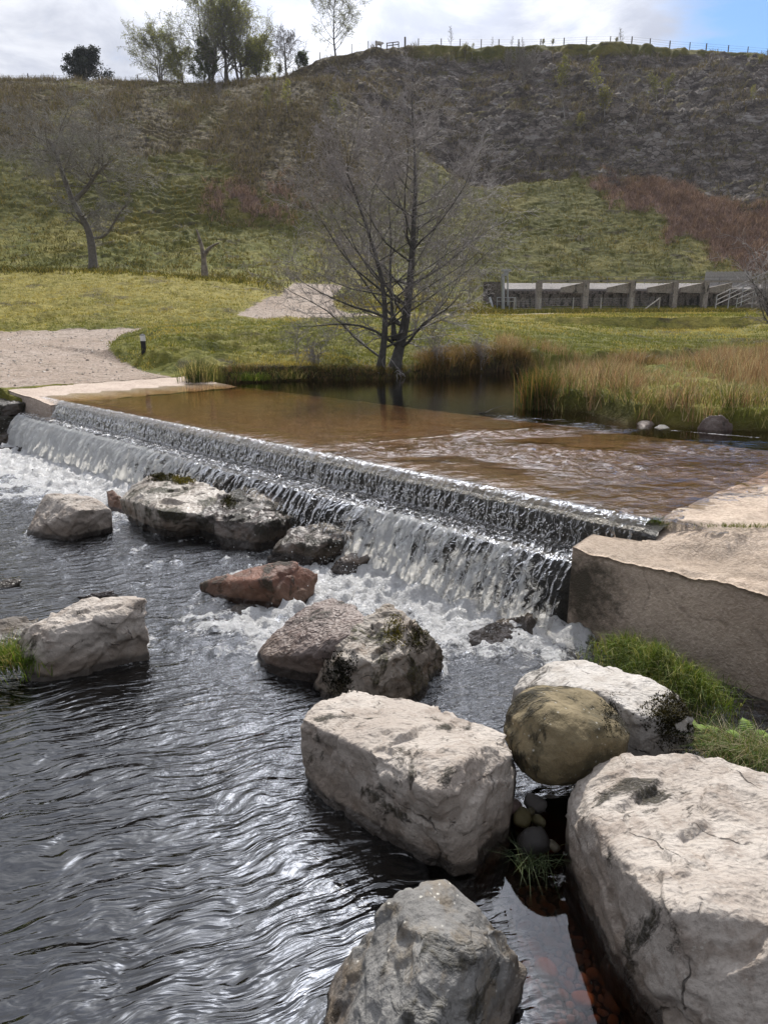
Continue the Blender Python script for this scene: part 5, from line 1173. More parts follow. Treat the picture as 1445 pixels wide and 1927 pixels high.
def skytree(name, px, py, top, lab, seed, kind, width=.5, Y=None, leafcol=None, dens=1., lean=0., stems=1, leaf=.13, mats=('birch', 'scrub')):
    Y = Y or ridge((px-722.5)/1336*.66)[0]+2
    b = atY(px, py, Y); u = b[0]/b[1]; b[2] = min(b[2], float(ground_h(b[0:1], b[1:2])[0]))-.1; H = atY(px, top, Y)[2]-b[2]; T = Tree(seed); g = T.g
    root = empty(name, b, lab, 'tree')
    spec = dict(n=[1, 6, 5, 4], wob=[0, .14, .2, .26], up=[0, .10, -.02, -.06], k=[0, 9, 6], lo=[0, .15, .1], ang=[0, 42, 45], rat=[0, .5, .5], rr=[0, .55, .6], rmin=.016, fall=.45, tap=.85)
    if kind == 'pine': spec['up'] = [0, .08, .05, .0]
    for q in range(stems):
        off = np.array((g.normal(0, .15*H*.3)*(stems > 1), g.normal(0, .2), 0)); n = 14; t = [b+off*.2]; d = unit(np.array((lean+off[0]*.10, 0, 1.)))
        for i in range(n-1): d = unit(d+g.normal(0, .045, 3)+np.array((0, 0, .05))); t.append(t[-1]+d*H*(1-.1*q)/(n-1))
        t = np.array(t); r0 = .017*H; rad = r0*(1-np.linspace(0, 1, n)*.92); T.rec(0, t, rad)
        for j in range(int(26*dens/(stems**.5))):
            f = .22+.76*(j+g.random())/int(26*dens/(stems**.5)); i = min(int(f*(n-1)), n-2); a = g.uniform(0, 2*np.pi); prof = math.sin(math.pi*min(1, (f*.80+.18)))**.8
            T.limb(t[i], np.array((math.cos(a), math.sin(a), .65 if kind != 'pine' else .15)), H*width*prof*g.uniform(.7, 1.15), max(.03, rad[i]*.4), 1, spec)
    V, Fq = T.mesh({0, 1}, 5); mk('trunk', V, Fq, MAT[mats[0]], root, loc=b)
    V, Fq = T.mesh({2, 3}, 3); mk('twigs', V, Fq, MAT[mats[1]], root, loc=b)
    if leafcol:
        tips = T.tips({2, 3}); 
        o = leaves_at('foliage' if kind != 'pine' else 'needles', tips, leaf, lambda N: jitcol(g, N, *leafcol, .2), MAT['leaves' if kind != 'pine' else 'needles'], root, g, per=(2 if kind == 'dense' else 1) if kind != 'pine' else 4, spread=.14 if kind != 'pine' else .2, loc=b)
    return root
GRN = ((.15, .17, .055), (.29, .31, .12)); DK = ((.035, .06, .02), (.09, .12, .04)); LIM = ((.19, .21, .05), (.34, .35, .11))
skytree('birch', 632, 100, -22, 'lone half-leafed birch standing on the skyline bump beside the sheep', 21, 'birch', 0.65, leafcol=GRN, dens=1., leaf=.07, mats=('bark_alder', 'scrub'))
skytree('birch', 455, 164, -10, 'tallest leafing birch in the middle of the skyline clump', 22, 'birch', 0.60, leafcol=LIM, dens=1.4, leaf=.085, mats=('bark_oak', 'scrub'), stems=2)
skytree('birch', 398, 166, -8, 'slender leafing birch on the left side of the tall skyline clump', 23, 'birch', 0.60, leafcol=GRN, dens=1.1, leaf=.08, mats=('bark_oak', 'scrub'), lean=-.1, stems=2)
skytree('birch', 428, 165, -14, 'leafing birch standing between the slender one and the tallest one of the clump', 32, 'birch', .52, leafcol=LIM, dens=1.1, leaf=.08, mats=('bark_oak', 'scrub'), stems=2)
skytree('holly', 388, 166, 72, 'dark green dense tree at the foot of the tall birches', 24, 'dense', .34, leafcol=((.06, .085, .03), (.13, .16, .06)), dens=.9, leaf=.10, mats=('bark_alder', 'scrub'))
skytree('willow', 487, 160, 72, 'rounded yellow green bush tree right of the tall birches', 25, 'dense', 0.60, leafcol=LIM, dens=.8, leaf=.09, mats=('bark_alder', 'scrub'), stems=3)
skytree('birch', 305, 164, 50, 'rounded pale leafing tree left of the tall skyline clump', 26, 'birch', 0.73, leafcol=GRN, dens=.95, leaf=.075, mats=('bark_oak', 'scrub'), stems=3)
skytree('birch', 345, 165, 98, 'low pale leafing tree between the rounded tree and the tall clump', 27, 'birch', 0.72, leafcol=LIM, dens=.7, leaf=.08, mats=('bark_oak', 'scrub'), stems=2)
skytree('pine', 164, 158, 99, 'dark spreading pine alone on the left skyline', 28, 'pine', .72, leafcol=((.010, .016, .010), (.030, .040, .022)), dens=.9, leaf=.12, mats=('bark_alder', 'bark_alder'))
skytree('bare_birch', 540, 132, 53, 'thin leafless birch on the skyline between the clump and the lone birch', 29, 'bare', 0.52, dens=1.0, mats=('birch', 'scrub'), stems=2)
skytree('gorse_bush', 566, 124, 102, 'small dark green bush on the skyline left of the lone birch', 30, 'dense', .6, leafcol=DK, dens=.35, leaf=.08, mats=('bark_alder', 'scrub'))

# saplings over the quarried face: a few kinds, copied
def sap_proto(seed, leafcol, H=3.2, pale=True, dens=1., width=.26):
    T = Tree(seed); g = T.g; root = empty('birch_sapling', (0, 0, -500))
    spec = dict(n=[1, 4, 3], wob=[0, .16, .22], up=[0, .16, .06], k=[0, 6], lo=[0, .15], ang=[0, 38], rat=[0, .5], rr=[0, .55], rmin=.011, fall=.4, tap=.85); b = np.array((0, 0, -500.))
    n = 10; t = [b]; d = np.array((0, 0, 1.))
    for i in range(n-1): d = unit(d+g.normal(0, .05, 3)); t.append(t[-1]+d*H/(n-1))
    t = np.array(t); rad = .016*H*(1-np.linspace(0, 1, n)*.85); T.rec(0, t, rad); k = int(20*dens)
    for j in range(k):
        f = .2+.78*(j+g.random())/k; i = min(int(f*(n-1)), n-2); a = g.uniform(0, 2*np.pi)
        T.limb(t[i], np.array((math.cos(a), math.sin(a), 1.1)), H*width*(1.1-.75*f)*1.2*g.uniform(.7, 1.2), max(.014, rad[i]*.4), 1, spec)
    V, Fq = T.mesh({0}, 5); mk('trunk', V, Fq, MAT['birch_pale' if pale else 'scrub'], root, loc=b)
    V, Fq = T.mesh({1, 2}, 3); mk('twigs', V, Fq, MAT['scrub'], root, loc=b)
    if leafcol: leaves_at('foliage', T.tips({1, 2}), .075, lambda N: jitcol(g, N, *leafcol, .2), MAT['leaves'], root, g, per=1, spread=.10, loc=b)
    return root
P_LEAF = sap_proto(61, ((.14, .15, .03), (.27, .26, .07))); P_LEAF2 = sap_proto(62, ((.11, .12, .03), (.20, .20, .06)), dens=1.3, width=.34); P_BARE = sap_proto(63, None, pale=True, dens=1.2); P_BUSH = sap_proto(64, None, H=2.2, pale=False, dens=1.6, width=.5); P_LOW = sap_proto(65, ((.13, .135, .03), (.24, .22, .06)), H=2.2, dens=1.5, width=.5)
SAP = [(1122, 180, 108, 'L', 'brightest yellow green birch sapling high on the quarry face'), (1172, 192, 122, 'B', 'bare pale sapling right of the brightest sapling'), (1235, 196, 138, '2', 'leafy sapling with pale stem right of the bare pale sapling'), (1248, 185, 142, '2', 'small leafing sapling touching its taller neighbour on the quarry face'),
       (1062, 222, 160, 'B', 'thin white stemmed sapling in the middle of the quarry face'), (1137, 220, 168, 'W', 'low yellowish sapling below the brightest sapling'), (1058, 178, 112, '2', 'dim leafing sapling on the ledge left of the brightest sapling'), (1415, 195, 160, 'L', 'yellow green sapling near the right edge of the quarry face'), (1430, 128, 105, 'W', 'bright low bush on the brow at the right edge'),
       (1000, 150, 95, 'U', 'grey scrub bush under the brow, rightmost of the scrub'), (975, 150, 90, 'U', 'grey scrub bush under the brow in the middle of the scrub'), (985, 165, 108, 'U', 'grey scrub bush lowest in the scrub under the brow'), (955, 140, 95, 'U', 'grey scrub bush leftmost under the brow'),
       (1020, 95, 78, 'W', 'yellow green bush on the brow of the quarry'), (1038, 96, 76, 'W', 'second yellow green bush on the brow touching the first'), (848, 84, 50, 'B', 'bare sapling on the skyline left of the scrub'), (888, 110, 82, 'L', 'leafing sapling on the brow below the skyline, left of centre'), (875, 115, 84, 'W', 'low leafing bush on the brow beside a sapling'), (925, 100, 70, 'B', 'bare sapling rising from the brow above the scrub'), (962, 84, 66, 'B', 'small bare sapling on the skyline above the scrub'), (984, 84, 68, 'B', 'thin bare sapling just right of the small one on the skyline'),
       (1168, 80, 50, 'B', 'tall bare sapling on the skyline right of the middle'), (1158, 92, 72, 'W', 'low bush at the foot of the tall bare skyline sapling'),
       (505, 210, 168, '2', 'leafing sapling on the left shoulder of the cliff, leftmost'), (540, 210, 150, 'L', 'leafing sapling on the left shoulder of the cliff, taller one'), (525, 150, 122, 'W', 'pale bush at the brow left of the lone birch'), (515, 165, 140, 'W', 'leafing bush just below the brow by the clump'), (412, 190, 160, 'U', 'round grey green bush below the tall clump'), (465, 153, 130, 'W', 'lime green bush under the tall clump at the brow'), (630, 240, 172, '2', 'pale leafing sapling left of the quarry, on its own'), (618, 245, 185, 'B', 'bare sapling beside the pale leafing one'), (552, 195, 160, 'B', 'bare sapling on the left shoulder of the cliff'),
       (1195, 250, 205, 'B', 'bare sapling low on the quarry face right of centre'), (1290, 215, 178, 'B', 'bare sapling on the right half of the quarry face'), (1090, 250, 215, 'W', 'yellowish bush low on the quarry face')]
_used = {}
for (px, py, top, k, lab) in SAP:
    p0 = {'L': P_LEAF, '2': P_LEAF2, 'B': P_BARE, 'U': P_BUSH, 'W': P_LOW}[k]; Hp = {'L': 3.2, '2': 3.2, 'B': 3.2, 'U': 2.2, 'W': 2.2}[k]
    q = onground(px, py, 60, 135, fn=ground_h, n=1400) if py > 100 else atY(px, py, ridge((px-722.5)/1336*.66)[0]+.5)
    q[2] = float(ground_h(q[0:1], q[1:2])[0])-.1; H = max(atY(px, top, q[1])[2]-q[2], 1.)
    nm = 'scrub_bush' if k in 'UW' else 'birch_sapling'
    o = dup(p0, q, rng.uniform(0, 6.28), H/Hp); o.name = nm; tag(o, lab, 'bush' if k in 'UW' else 'sapling', 'bushes on the quarry face' if k in 'UW' else 'saplings on the quarry face')
for p0 in (P_LEAF, P_LEAF2, P_BARE, P_BUSH, P_LOW):
    for c in list(p0.children): bpy.data.objects.remove(c)
    bpy.data.objects.remove(p0)
def right_bush():
    T = Tree(71); g = T.g; b = onground(1450, 640, 20, 60); b = np.array((atY(1455, 640, 26)[0], 26., 2.0)); root = empty('bare_bush', b, 'bare twiggy bush reaching in from the right edge in front of the handrail', 'bush')
    spec = dict(n=[1, 6, 5, 4], wob=[0, .16, .22, .26], up=[0, .05, .03, .02], k=[0, 9, 7], lo=[0, .15, .1], ang=[0, 40, 45], rat=[0, .55, .5], rr=[0, .6, .6], rmin=.006, fall=.4, tap=.85)
    for i in range(15):
        a = g.uniform(0, 2*np.pi); T.limb(b+g.normal(0, .1, 3)*np.array((1, 1, 0)), np.array((math.cos(a)*.6-.12, math.sin(a)*.4, 1.1)), g.uniform(1.6, 3.6), .028, 1, spec)
    V, Fq = T.mesh({1}, 5); mk('limbs', V, Fq, MAT['bark_alder'], root, loc=b); V, Fq = T.mesh({2, 3}, 3); mk('twigs', V, Fq, MAT['twig_alder'], root, loc=b)
right_bush()
def thin_shrub(px, py, Y, H, lab, seed, n=5):
    T = Tree(seed); g = T.g; b = atY(px, py, Y); b[2] = float(smooth_ground(b[0:1], b[1:2])[0])-.02; root = empty('bare_shrub', b, lab, 'shrub')
    spec = dict(n=[1, 6, 5, 3], wob=[0, .12, .2, .25], up=[0, .05, .03, .0], k=[0, 8, 4], lo=[0, .2, .1], ang=[0, 38, 42], rat=[0, .4, .5], rr=[0, .6, .6], rmin=.0045, fall=.4, tap=.85)
    for i in range(n): a = g.uniform(0, 6.28); T.limb(b+g.normal(0, .05, 3)*np.array((1, 1, 0)), np.array((math.cos(a)*.35, math.sin(a)*.3, 1.)), H*g.uniform(.5, 1.1), .011, 1, spec)
    V, Fq = T.mesh({1, 2, 3}, 3); mk('twigs', V, Fq, MAT['twig_alder'], root, loc=b)
thin_shrub(566, 700, 18.6, 1.5, 'thin bare shrub on the far bank left of the big bare tree', 81, 4)
thin_shrub(592, 690, 18.9, .8, 'low tangled bare shrub on the far bank', 82, 9)
thin_shrub(830, 690, 20.0, 1.1, 'bare shrub on the far bank right of the big bare tree', 83, 10)
thin_shrub(905, 688, 20.8, .9, 'low bare bramble on the far bank towards the reeds', 84, 10)
# ------------------------------------------------------------------ bollard
def bollard():
    p = onground(272, 668, 16); b = empty('bollard', p, 'black marker bollard with a white band beside the gravel track', 'bollard'); H = 36*p[1]*1.03/F; w = H*.115
    m = MB().box(-w, w, -w, w, -.15, H*.97, .3, p); m.add(np.array([(-w, -w, H*.97), (w, -w, H*.97), (w, w, H*.97), (-w, w, H*.97), (0, 0, H)])@np.array(((math.cos(.3), math.sin(.3), 0), (-math.sin(.3), math.cos(.3), 0), (0, 0, 1)))+p, [np.array([(0, 1, 4), (1, 2, 4), (2, 3, 4), (3, 0, 4)])]); m.build('post', MAT['black_post'], b, loc=p)
    MB().box(-w*1.06, w*1.06, -w*1.06, w*1.06, H*.66, H*.93, .3, p).build('reflective_band', MAT['white_band'], b, loc=p)
bollard()
# ------------------------------------------------------------------ the old concrete sluice works across the meadow
def wpt(px, py, Y): return atY(px, py, Y)
def dam():
    Y = 70.; zb = 2.2; org = np.array((wpt(1005, 588, Y)[0], Y, zb)); d = empty('sluice_wall', org, 'long dark stained concrete sluice wall with buttress piers across the meadow', 'concrete wall')
    X = lambda px: wpt(px, 560, Y)[0]; Z = lambda py: wpt(1000, py, Y)[2]
    x0, x1 = X(930), X(1480)
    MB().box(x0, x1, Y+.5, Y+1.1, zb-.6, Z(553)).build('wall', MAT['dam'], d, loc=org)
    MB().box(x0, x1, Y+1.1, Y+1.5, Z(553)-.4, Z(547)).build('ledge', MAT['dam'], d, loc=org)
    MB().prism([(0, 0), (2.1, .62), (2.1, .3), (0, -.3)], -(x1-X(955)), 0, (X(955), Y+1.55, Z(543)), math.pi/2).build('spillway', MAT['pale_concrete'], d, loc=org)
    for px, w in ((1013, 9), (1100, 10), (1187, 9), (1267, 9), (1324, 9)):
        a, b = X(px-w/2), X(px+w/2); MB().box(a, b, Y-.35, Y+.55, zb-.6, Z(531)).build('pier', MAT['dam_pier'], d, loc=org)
    MB().box(X(1008), x1, Y-.28, Y-.12, Z(531)+.004, Z(531)+.13).build('top_beam', MAT['dam_pier'], d, loc=org)
    for px, l in ((1100, 46), (1187, 46), (1267, 50), (1324, 46), (1378, 46)):
        # raking fin behind each pier, dropping towards the left
        a, b = X(px-l), X(px-5); z1, z0 = Z(532), Z(541)
        MB().prism([(a, z0-.42), (b, z1-.95), (b, z1), (a, z0)], Y-.1, Y+.3).build('fin', MAT['dam_pier'], d, loc=org)
    m = MB(); 
    for i in range(14): xx = X(1010)+(x1-X(1010))*i/13; m.tube([(xx, Y+2.5, Z(531.5)-.05), (xx, Y+2.5, Z(519))], .03, 5)
    for zz in (Z(519), Z(525)): m.tube([(X(1010), Y+2.5, zz), (x1, Y+2.5, zz)], .022, 5)
    m.build('railing', MAT['rusty'], d, loc=org)
dam()
def panel():
    Y = 73.5; a, b = wpt(1325, 530, Y), wpt(1412, 530, Y); org = np.array((a[0], Y, a[2]-.5)); m = MB(); n = 34
    for i in range(n):
        x = a[0]+(b[0]-a[0])*i/n; m.box(x, x+(b[0]-a[0])/n*.86, Y, Y+.04, a[2]-.6, wpt(1370, 511, Y)[2]+.03*math.sin(i*2.3))
    m.box(a[0], b[0], Y+.045, Y+.10, a[2]+.2, a[2]+.3)
    m.build('board_fence', MAT['lightpost'], loc=org); o = bpy.data.objects['board_fence']; tag(o, 'pale upright board fence above the right end of the sluice wall', 'fence')
panel()
def valve():
    Y = 69.; b = wpt(952, 582, Y); r = empty('valve_gear', b, 'galvanised valve gear with pipe and platform left of the sluice wall', 'valve gear')
    q = lambda px, py, dy=0.: wpt(px, py, Y+dy)
    MB().tube([q(946, 582), q(946, 515)], .16, 8).tube([q(955, 575), q(955, 520)], .07, 6).build('column', MAT['galv'], r, loc=b)
    m = MB(); c = q(952, 509); m.box(-.42, .42, -.3, .3, -.08, .10, 0, c).box(-.2, .2, -.2, .2, -.45, -.08, 0, c); m.build('gearbox', MAT['galv'], r, loc=b)
    m = MB();
    for px in (935, 945, 958, 970): m.tube([q(px, 585), q(px, 560)], .035, 5)
    for py in (560, 567): m.tube([q(935, py), q(970, py)], .03, 5)
    m.build('railing', MAT['galv'], r, loc=b)
    MB().tube([q(921, 560, .6), q(924, 570, .3), q(928, 585)], .12, 7).build('pipe', MAT['galv'], r, loc=b)
    MB().box(-1.6, 0, 0, .5, -.2, 1.9, 0, q(941, 570, 1.)).build('wall', MAT['dam'], r, loc=b)
valve()
def wing():
    Y = 58.; o = np.array((wpt(1340, 600, Y)[0], Y, 2.2)); A = wpt(1338, 598, 60.); B = wpt(1500, 543, 54.); r = empty('wing_wall', o, 'sloping grey wing wall with steel handrails at the right edge of the meadow', 'wing wall')
    n = 22; t = np.linspace(0, 1, n); top = A[None]*(1-t[:, None])+B[None]*t[:, None]; zz = 1.5
    V = []; 
    for p in top: V += [(p[0], p[1], zz), (p[0], p[1], p[2]), (p[0]+.25, p[1]+.55, p[2]+.02), (p[0]+.25, p[1]+.55, zz)]
    V = np.array(V); idx = np.arange(n*4).reshape(n, 4); F = np.concatenate([np.stack([idx[:-1, i], idx[1:, i], idx[1:, (i+1) % 4], idx[:-1, (i+1) % 4]], 1) for i in range(3)]+[idx[:1], idx[-1:]])
    mk('wall', V, [F], MAT['dark_stone_wall'], r, False, loc=o)
    V2 = V.copy(); V2[1::4, 2] += .01; cp = MB()
    for p, q in zip(top[:-1], top[1:]): cp.add(np.array([(p[0]-.12, p[1]-.08, p[2]+.012), (q[0]-.12, q[1]-.08, q[2]+.012), (q[0]+.3, q[1]+.62, q[2]+.03), (p[0]+.3, p[1]+.62, p[2]+.03), (p[0]-.12, p[1]-.08, p[2]+.15), (q[0]-.12, q[1]-.08, q[2]+.15), (q[0]+.3, q[1]+.62, q[2]+.16), (p[0]+.3, p[1]+.62, p[2]+.16)]), [np.array([(4, 5, 6, 7), (0, 4, 7, 3), (0, 1, 5, 4), (1, 2, 6, 5), (3, 7, 6, 2)])])
    cp.build('coping', MAT['pale_concrete'], r, loc=o)
    m = MB(); P0 = wpt(1345, 584, 60.5); P1 = wpt(1450, 536, 55.5)
    for k in range(5):
        f = k/4; p = P0*(1-f)+P1*f; m.tube([p-np.array((0, 0, .6)), p+np.array((0, 0, 1.15))], .04, 6)
    for h in (.45, .80, 1.15): m.tube([P0+np.array((0, 0, h)), P1+np.array((0, 0, h))], .035, 6)
    m.build('handrail', MAT['galv'], r, loc=o)
    m = MB(); P0 = wpt(1383, 590, 57.5); P1 = wpt(1480, 550, 53.5)
    for k in range(4):
        f = k/3; p = P0*(1-f)+P1*f; m.tube([p-np.array((0, 0, .6)), p+np.array((0, 0, 1.1))], .04, 6)
    for h in (.7, 1.1): m.tube([P0+np.array((0, 0, h)), P1+np.array((0, 0, h))], .035, 6)
    m.build('handrail', MAT['galv'], r, loc=o)
wing()
def wire_fence(name, pts, hs, lab, pmat='post', wires=4, brace=False, r=.05, mesh=False, wr=.006):
    pts = [np.array(p, float) for p in pts]; root = empty(name, pts[0], lab, 'fence')
    for p, h in zip(pts, hs): MB().tube([p-np.array((0, 0, .4)), p+np.array((rng.normal(0, .02), 0, h))], r*rng.uniform(.85, 1.25), 6).build('post', MAT[pmat], root, loc=pts[0])
    m = MB(); hm = min(hs)*.96
    for k in range(wires):
        h = hm*(.12+.86*k/(wires-1)); m.tube([p+np.array((0, -.05, h)) for p in pts], wr, 3)
    if mesh:
        for a, b in zip(pts[:-1], pts[1:]):
            for j in range(1, 14): q = a*(1-j/14)+b*j/14; m.tube([q+np.array((0, -.05, hm*.1)), q+np.array((0, -.05, hm*.95))], wr*.8, 3)
    m.build('wire', MAT['wire'], root, loc=pts[0])
    if brace: MB().tube([pts[-1]+np.array((0, 0, hs[-1]*.92)), pts[-1]+np.array((-1.3, 0, .05))], r, 5).build('brace', MAT[pmat], root, loc=pts[0])
    return root
def fy(px, py, Y): p = atY(px, py, Y); p[2] = float(ground_h(p[0:1], p[1:2])[0]); return p
wire_fence('stock_fence', [fy(px, 588, 64.) for px in (966, 1015, 1077, 1129, 1187, 1238)], [1.15]*6, 'pale posted wire mesh fence in front of the sluice wall', 'lightpost', 6, True, .055, True, .0045)
def rp(px, dy=.8):
    Y = float(ridge((px-722.5)/1336*.66)[0]); 
    for _ in range(3): u = atY(px, 90, Y)[0]/Y; Y = float(ridge(u)[0])
    Y += dy; p = atY(px, 90, Y); p[2] = float(ground_h(p[0:1], p[1:2])[0]); return p
def sky_h(p, py): return max(.9, atY(722, py, p[1])[2]-p[2])
P = [rp(px) for px in (787, 830, 865, 905, 938, 975, 1016, 1060, 1102, 1147, 1187, 1222, 1259, 1297, 1328, 1370, 1407, 1445, 1490)]
wire_fence('skyline_fence', P, [1.15]*len(P), 'post and wire fence along the skyline above the quarry face', 'post', 4, False, .075, False, .012)
P = [rp(px) for px in (-40, 47, 125, 186, 255, 380, 440)]
wire_fence('skyline_fence', P, [1.5, 1.6, 2.0, 1.6, 1.6, 1.5, 1.4], 'sagging wire fence along the grassy skyline on the left', 'post', 3, False, .08, False, .012)
P = [rp(px) for px in (602, 662, 693)]
wire_fence('skyline_fence', P, [1.3, 1.3, 1.4], 'short length of wire fence climbing behind the lone birch', 'post', 3, False, .06, False, .012)
def hurdle():
    a, b = rp(728), rp(750); r = empty('timber_hurdle', a, 'small timber rail hurdle on the skyline right of the sheep', 'hurdle'); m = MB()
    for p in (a, (a+b)/2, b): m.tube([p-np.array((0, 0, .3)), p+np.array((0, 0, .85))], .09, 6)
    m.build('post', MAT['post'], r, loc=a); m = MB(); 
    for h in (.4, .75): m.tube([a+np.array((0, -.1, h)), b+np.array((0, -.1, h+.1))], .07, 5)
    m.build('rail', MAT['post'], r, loc=a)
    p = rp(762); MB().tube([p-np.array((0, 0, .3)), p+np.array((0, 0, 1.45))], .14, 7).build('gate_post', MAT['post'], loc=p); tag(bpy.data.objects['gate_post'], 'thick timber post on the skyline right of the hurdle', 'post')
hurdle()
def sheep():
    p = rp(713, -.3); g = np.random.default_rng(2); bm = bmesh.new()
    me = bpy.data.meshes.new('sheep'); o = bpy.data.objects.new('sheep', me); COL.objects.link(o)
    V = [(-.42, 0, .62), (-.2, 0, .66), (.1, 0, .65), (.36, 0, .64), (.52, 0, .70), (.66, 0, .72), (.80, 0, .64), (-.34, .12, .36), (-.36, .12, .02), (-.34, -.12, .36), (-.36, -.12, .02), (.32, .12, .36), (.33, .12, .02), (.32, -.12, .36), (.33, -.12, .02)]
    E = [(0, 1), (1, 2), (2, 3), (3, 4), (4, 5), (5, 6), (0, 7), (7, 8), (0, 9), (9, 10), (3, 11), (11, 12), (3, 13), (13, 14)]
    me.from_pydata(V, E, []); md = o.modifiers.new('s', 'SKIN'); rad = [.24, .30, .30, .26, .17, .12, .07, .08, .045, .08, .045, .075, .045, .075, .045]
    for v, r in zip(me.skin_vertices[0].data, rad): v.radius = (r, r)
    me.skin_vertices[0].data[1].use_root = True
    o.modifiers.new('u', 'SUBSURF').levels = 1; o.modifiers['u'].render_levels = 1
    o.location = p; o.rotation_euler = (0, 0, .25); me.materials.append(MAT['wool']); tag(o, 'pale woolly sheep on the skyline right of the lone birch', 'sheep')
sheep()
# a dead branch caught on the lower fall, driftwood in the ford
m = MB(); m.tube([at(414, 925, .42), at(425, 908, .52), at(440, 897, .58), at(457, 890, .62)], [.012, .016, .014, .008], 6).build('dead_branch', MAT['stick'], loc=at(414, 925, .42)); tag(bpy.data.objects['dead_branch'], 'thin dark branch caught between the mossy slab and the fall', 'branch')
m = MB(); m.tube([at(900, 778, 1.0), at(912, 777, 1.02), at(925, 770, 1.05), at(948, 763, 1.10)], [.012, .010, .008, .004], 5).tube([at(912, 777, 1.02), at(930, 778, 1.02)], [.008, .004], 5).build('driftwood_twig', MAT['stick'], loc=at(900, 778, 1.)); tag(bpy.data.objects['driftwood_twig'], 'twig of driftwood lying in the shallow ford', 'branch')

def gravel():
    g = np.random.default_rng(51); n = 26000; x = g.uniform(-16, 6, n); y = g.uniform(14.5, 58, n); k = (y/60)**1.2 < g.random(n)*1.3
    x, y = x[k], y[k]; M = masks(x, y); s, t = to_st(x, y); ok = (M['track'] > .15+.5*g.random(len(x))) & ~((s < 14.4) & (t < 4.4)); x, y = x[ok], y[ok]; z = ground_h(x, y); N = len(x)
    r = np.clip(g.lognormal(-4.15, .5, N), .008, .055); o8 = np.array([(1, 0, 0), (-1, 0, 0), (0, 1, 0), (0, -1, 0), (0, 0, .6), (0, 0, -.6)], float)
    f8 = np.array([(0, 2, 4), (2, 1, 4), (1, 3, 4), (3, 0, 4), (2, 0, 5), (1, 2, 5), (3, 1, 5), (0, 3, 5)])
    a = g.uniform(0, 6.28, N); c, q = np.cos(a)[:, None], np.sin(a)[:, None]; P = o8[None]*(1+.3*g.normal(size=(N, 6, 1)))
    P = np.stack([P[..., 0]*c-P[..., 1]*q*.7, P[..., 0]*q+P[..., 1]*c*.7, P[..., 2]], -1)*r[:, None, None]+np.stack([x, y, z+.2*r], 1)[:, None]
    col = jitcol(g, N, (.20, .16, .13), (.42, .37, .32)).repeat(6, 0)
    tag(mk('track_gravel', P.reshape(-1, 3), [(f8[None]+6*np.arange(N)[:, None, None]).reshape(-1, 3)], MAT['pebble'], smooth=False, cols=col), kind='stuff')
gravel()
ground = tag(build_ground(), kind='structure')
bpy.context.view_layer.update(); DG = bpy.context.evaluated_depsgraph_get()
def moss_on(px, py, rx, ry, n, lab, seed, h=.018, ca=((.014, .014, .006), (.05, .045, .012)), w=.010, rot=0.):
    """a cushion of moss rooted on the stone surface that is really there"""
    g = np.random.default_rng(seed); P = []
    for _ in range(n*2):
        a, b = np.clip(g.normal(0, .45, 2), -.95, .95); q = (a*rx*math.cos(rot)-b*ry*math.sin(rot), a*rx*math.sin(rot)+b*ry*math.cos(rot))
        if fbm(np.array([a*1.6+seed]), np.array([b*1.6]), 1., 3)[0] < -.42: continue
        ok, loc, nor, i_, ob, m_ = scene.ray_cast(DG, Vector((0, 0, CZ)), Vector(ray(px+q[0], py+q[1]).tolist()).normalized())
        if ok and ob.name.startswith('boulder'): P.append(loc[:])
        if len(P) >= n: break
    if len(P) < 20: return
    P = np.array(P); N = len(P); P[:, 2] -= .004
    blades('moss_cushion', P, h*g.uniform(.4, 1.4, N), g.normal(0, .7, (N, 2)), w, jitcol(g, N, *ca, .3), MAT['blades'], .3, 'thing', lab, 'moss', loc=P.mean(0))
YM = ((.05, .045, .010), (.15, .125, .02))
moss_on(305, 897, 26, 9, 900, 'dark moss cushion on the left top of the glistening slab', 1, .03, w=.014)
moss_on(347, 903, 22, 8, 700, 'yellowish moss cushion on the right top of the glistening slab', 2, .03, YM, .014)
moss_on(1272, 1350, 60, 62, 3600, 'broad dark moss covering the right end of the whitish slab', 3, .016, ((.012, .012, .005), (.055, .045, .010)), .009, .9)
moss_on(742, 1190, 20, 34, 900, 'yellow moss running down the cracked tan boulder', 4, .014, YM, .009)
moss_on(785, 1200, 22, 30, 900, 'black moss on the right shoulder of the cracked tan boulder', 5, .016, w=.009)
moss_on(640, 1265, 34, 40, 1500, 'near-black tufts under the rippled slab at the left of the cracked tan boulder', 6, .018, ((.008, .008, .005), (.022, .020, .010)), .010)  # near-black tufts set on the stone below the slab's lower edge
moss_on(1148, 1345, 22, 44, 1200, 'black lichen patch on the right shoulder of the round olive boulder', 7, .008, ((.010, .010, .006), (.03, .026, .014)), .008)
moss_on(430, 945, 14, 14, 500, 'dark moss between the glistening slab and the dark wet boulder', 8, .025, w=.012)
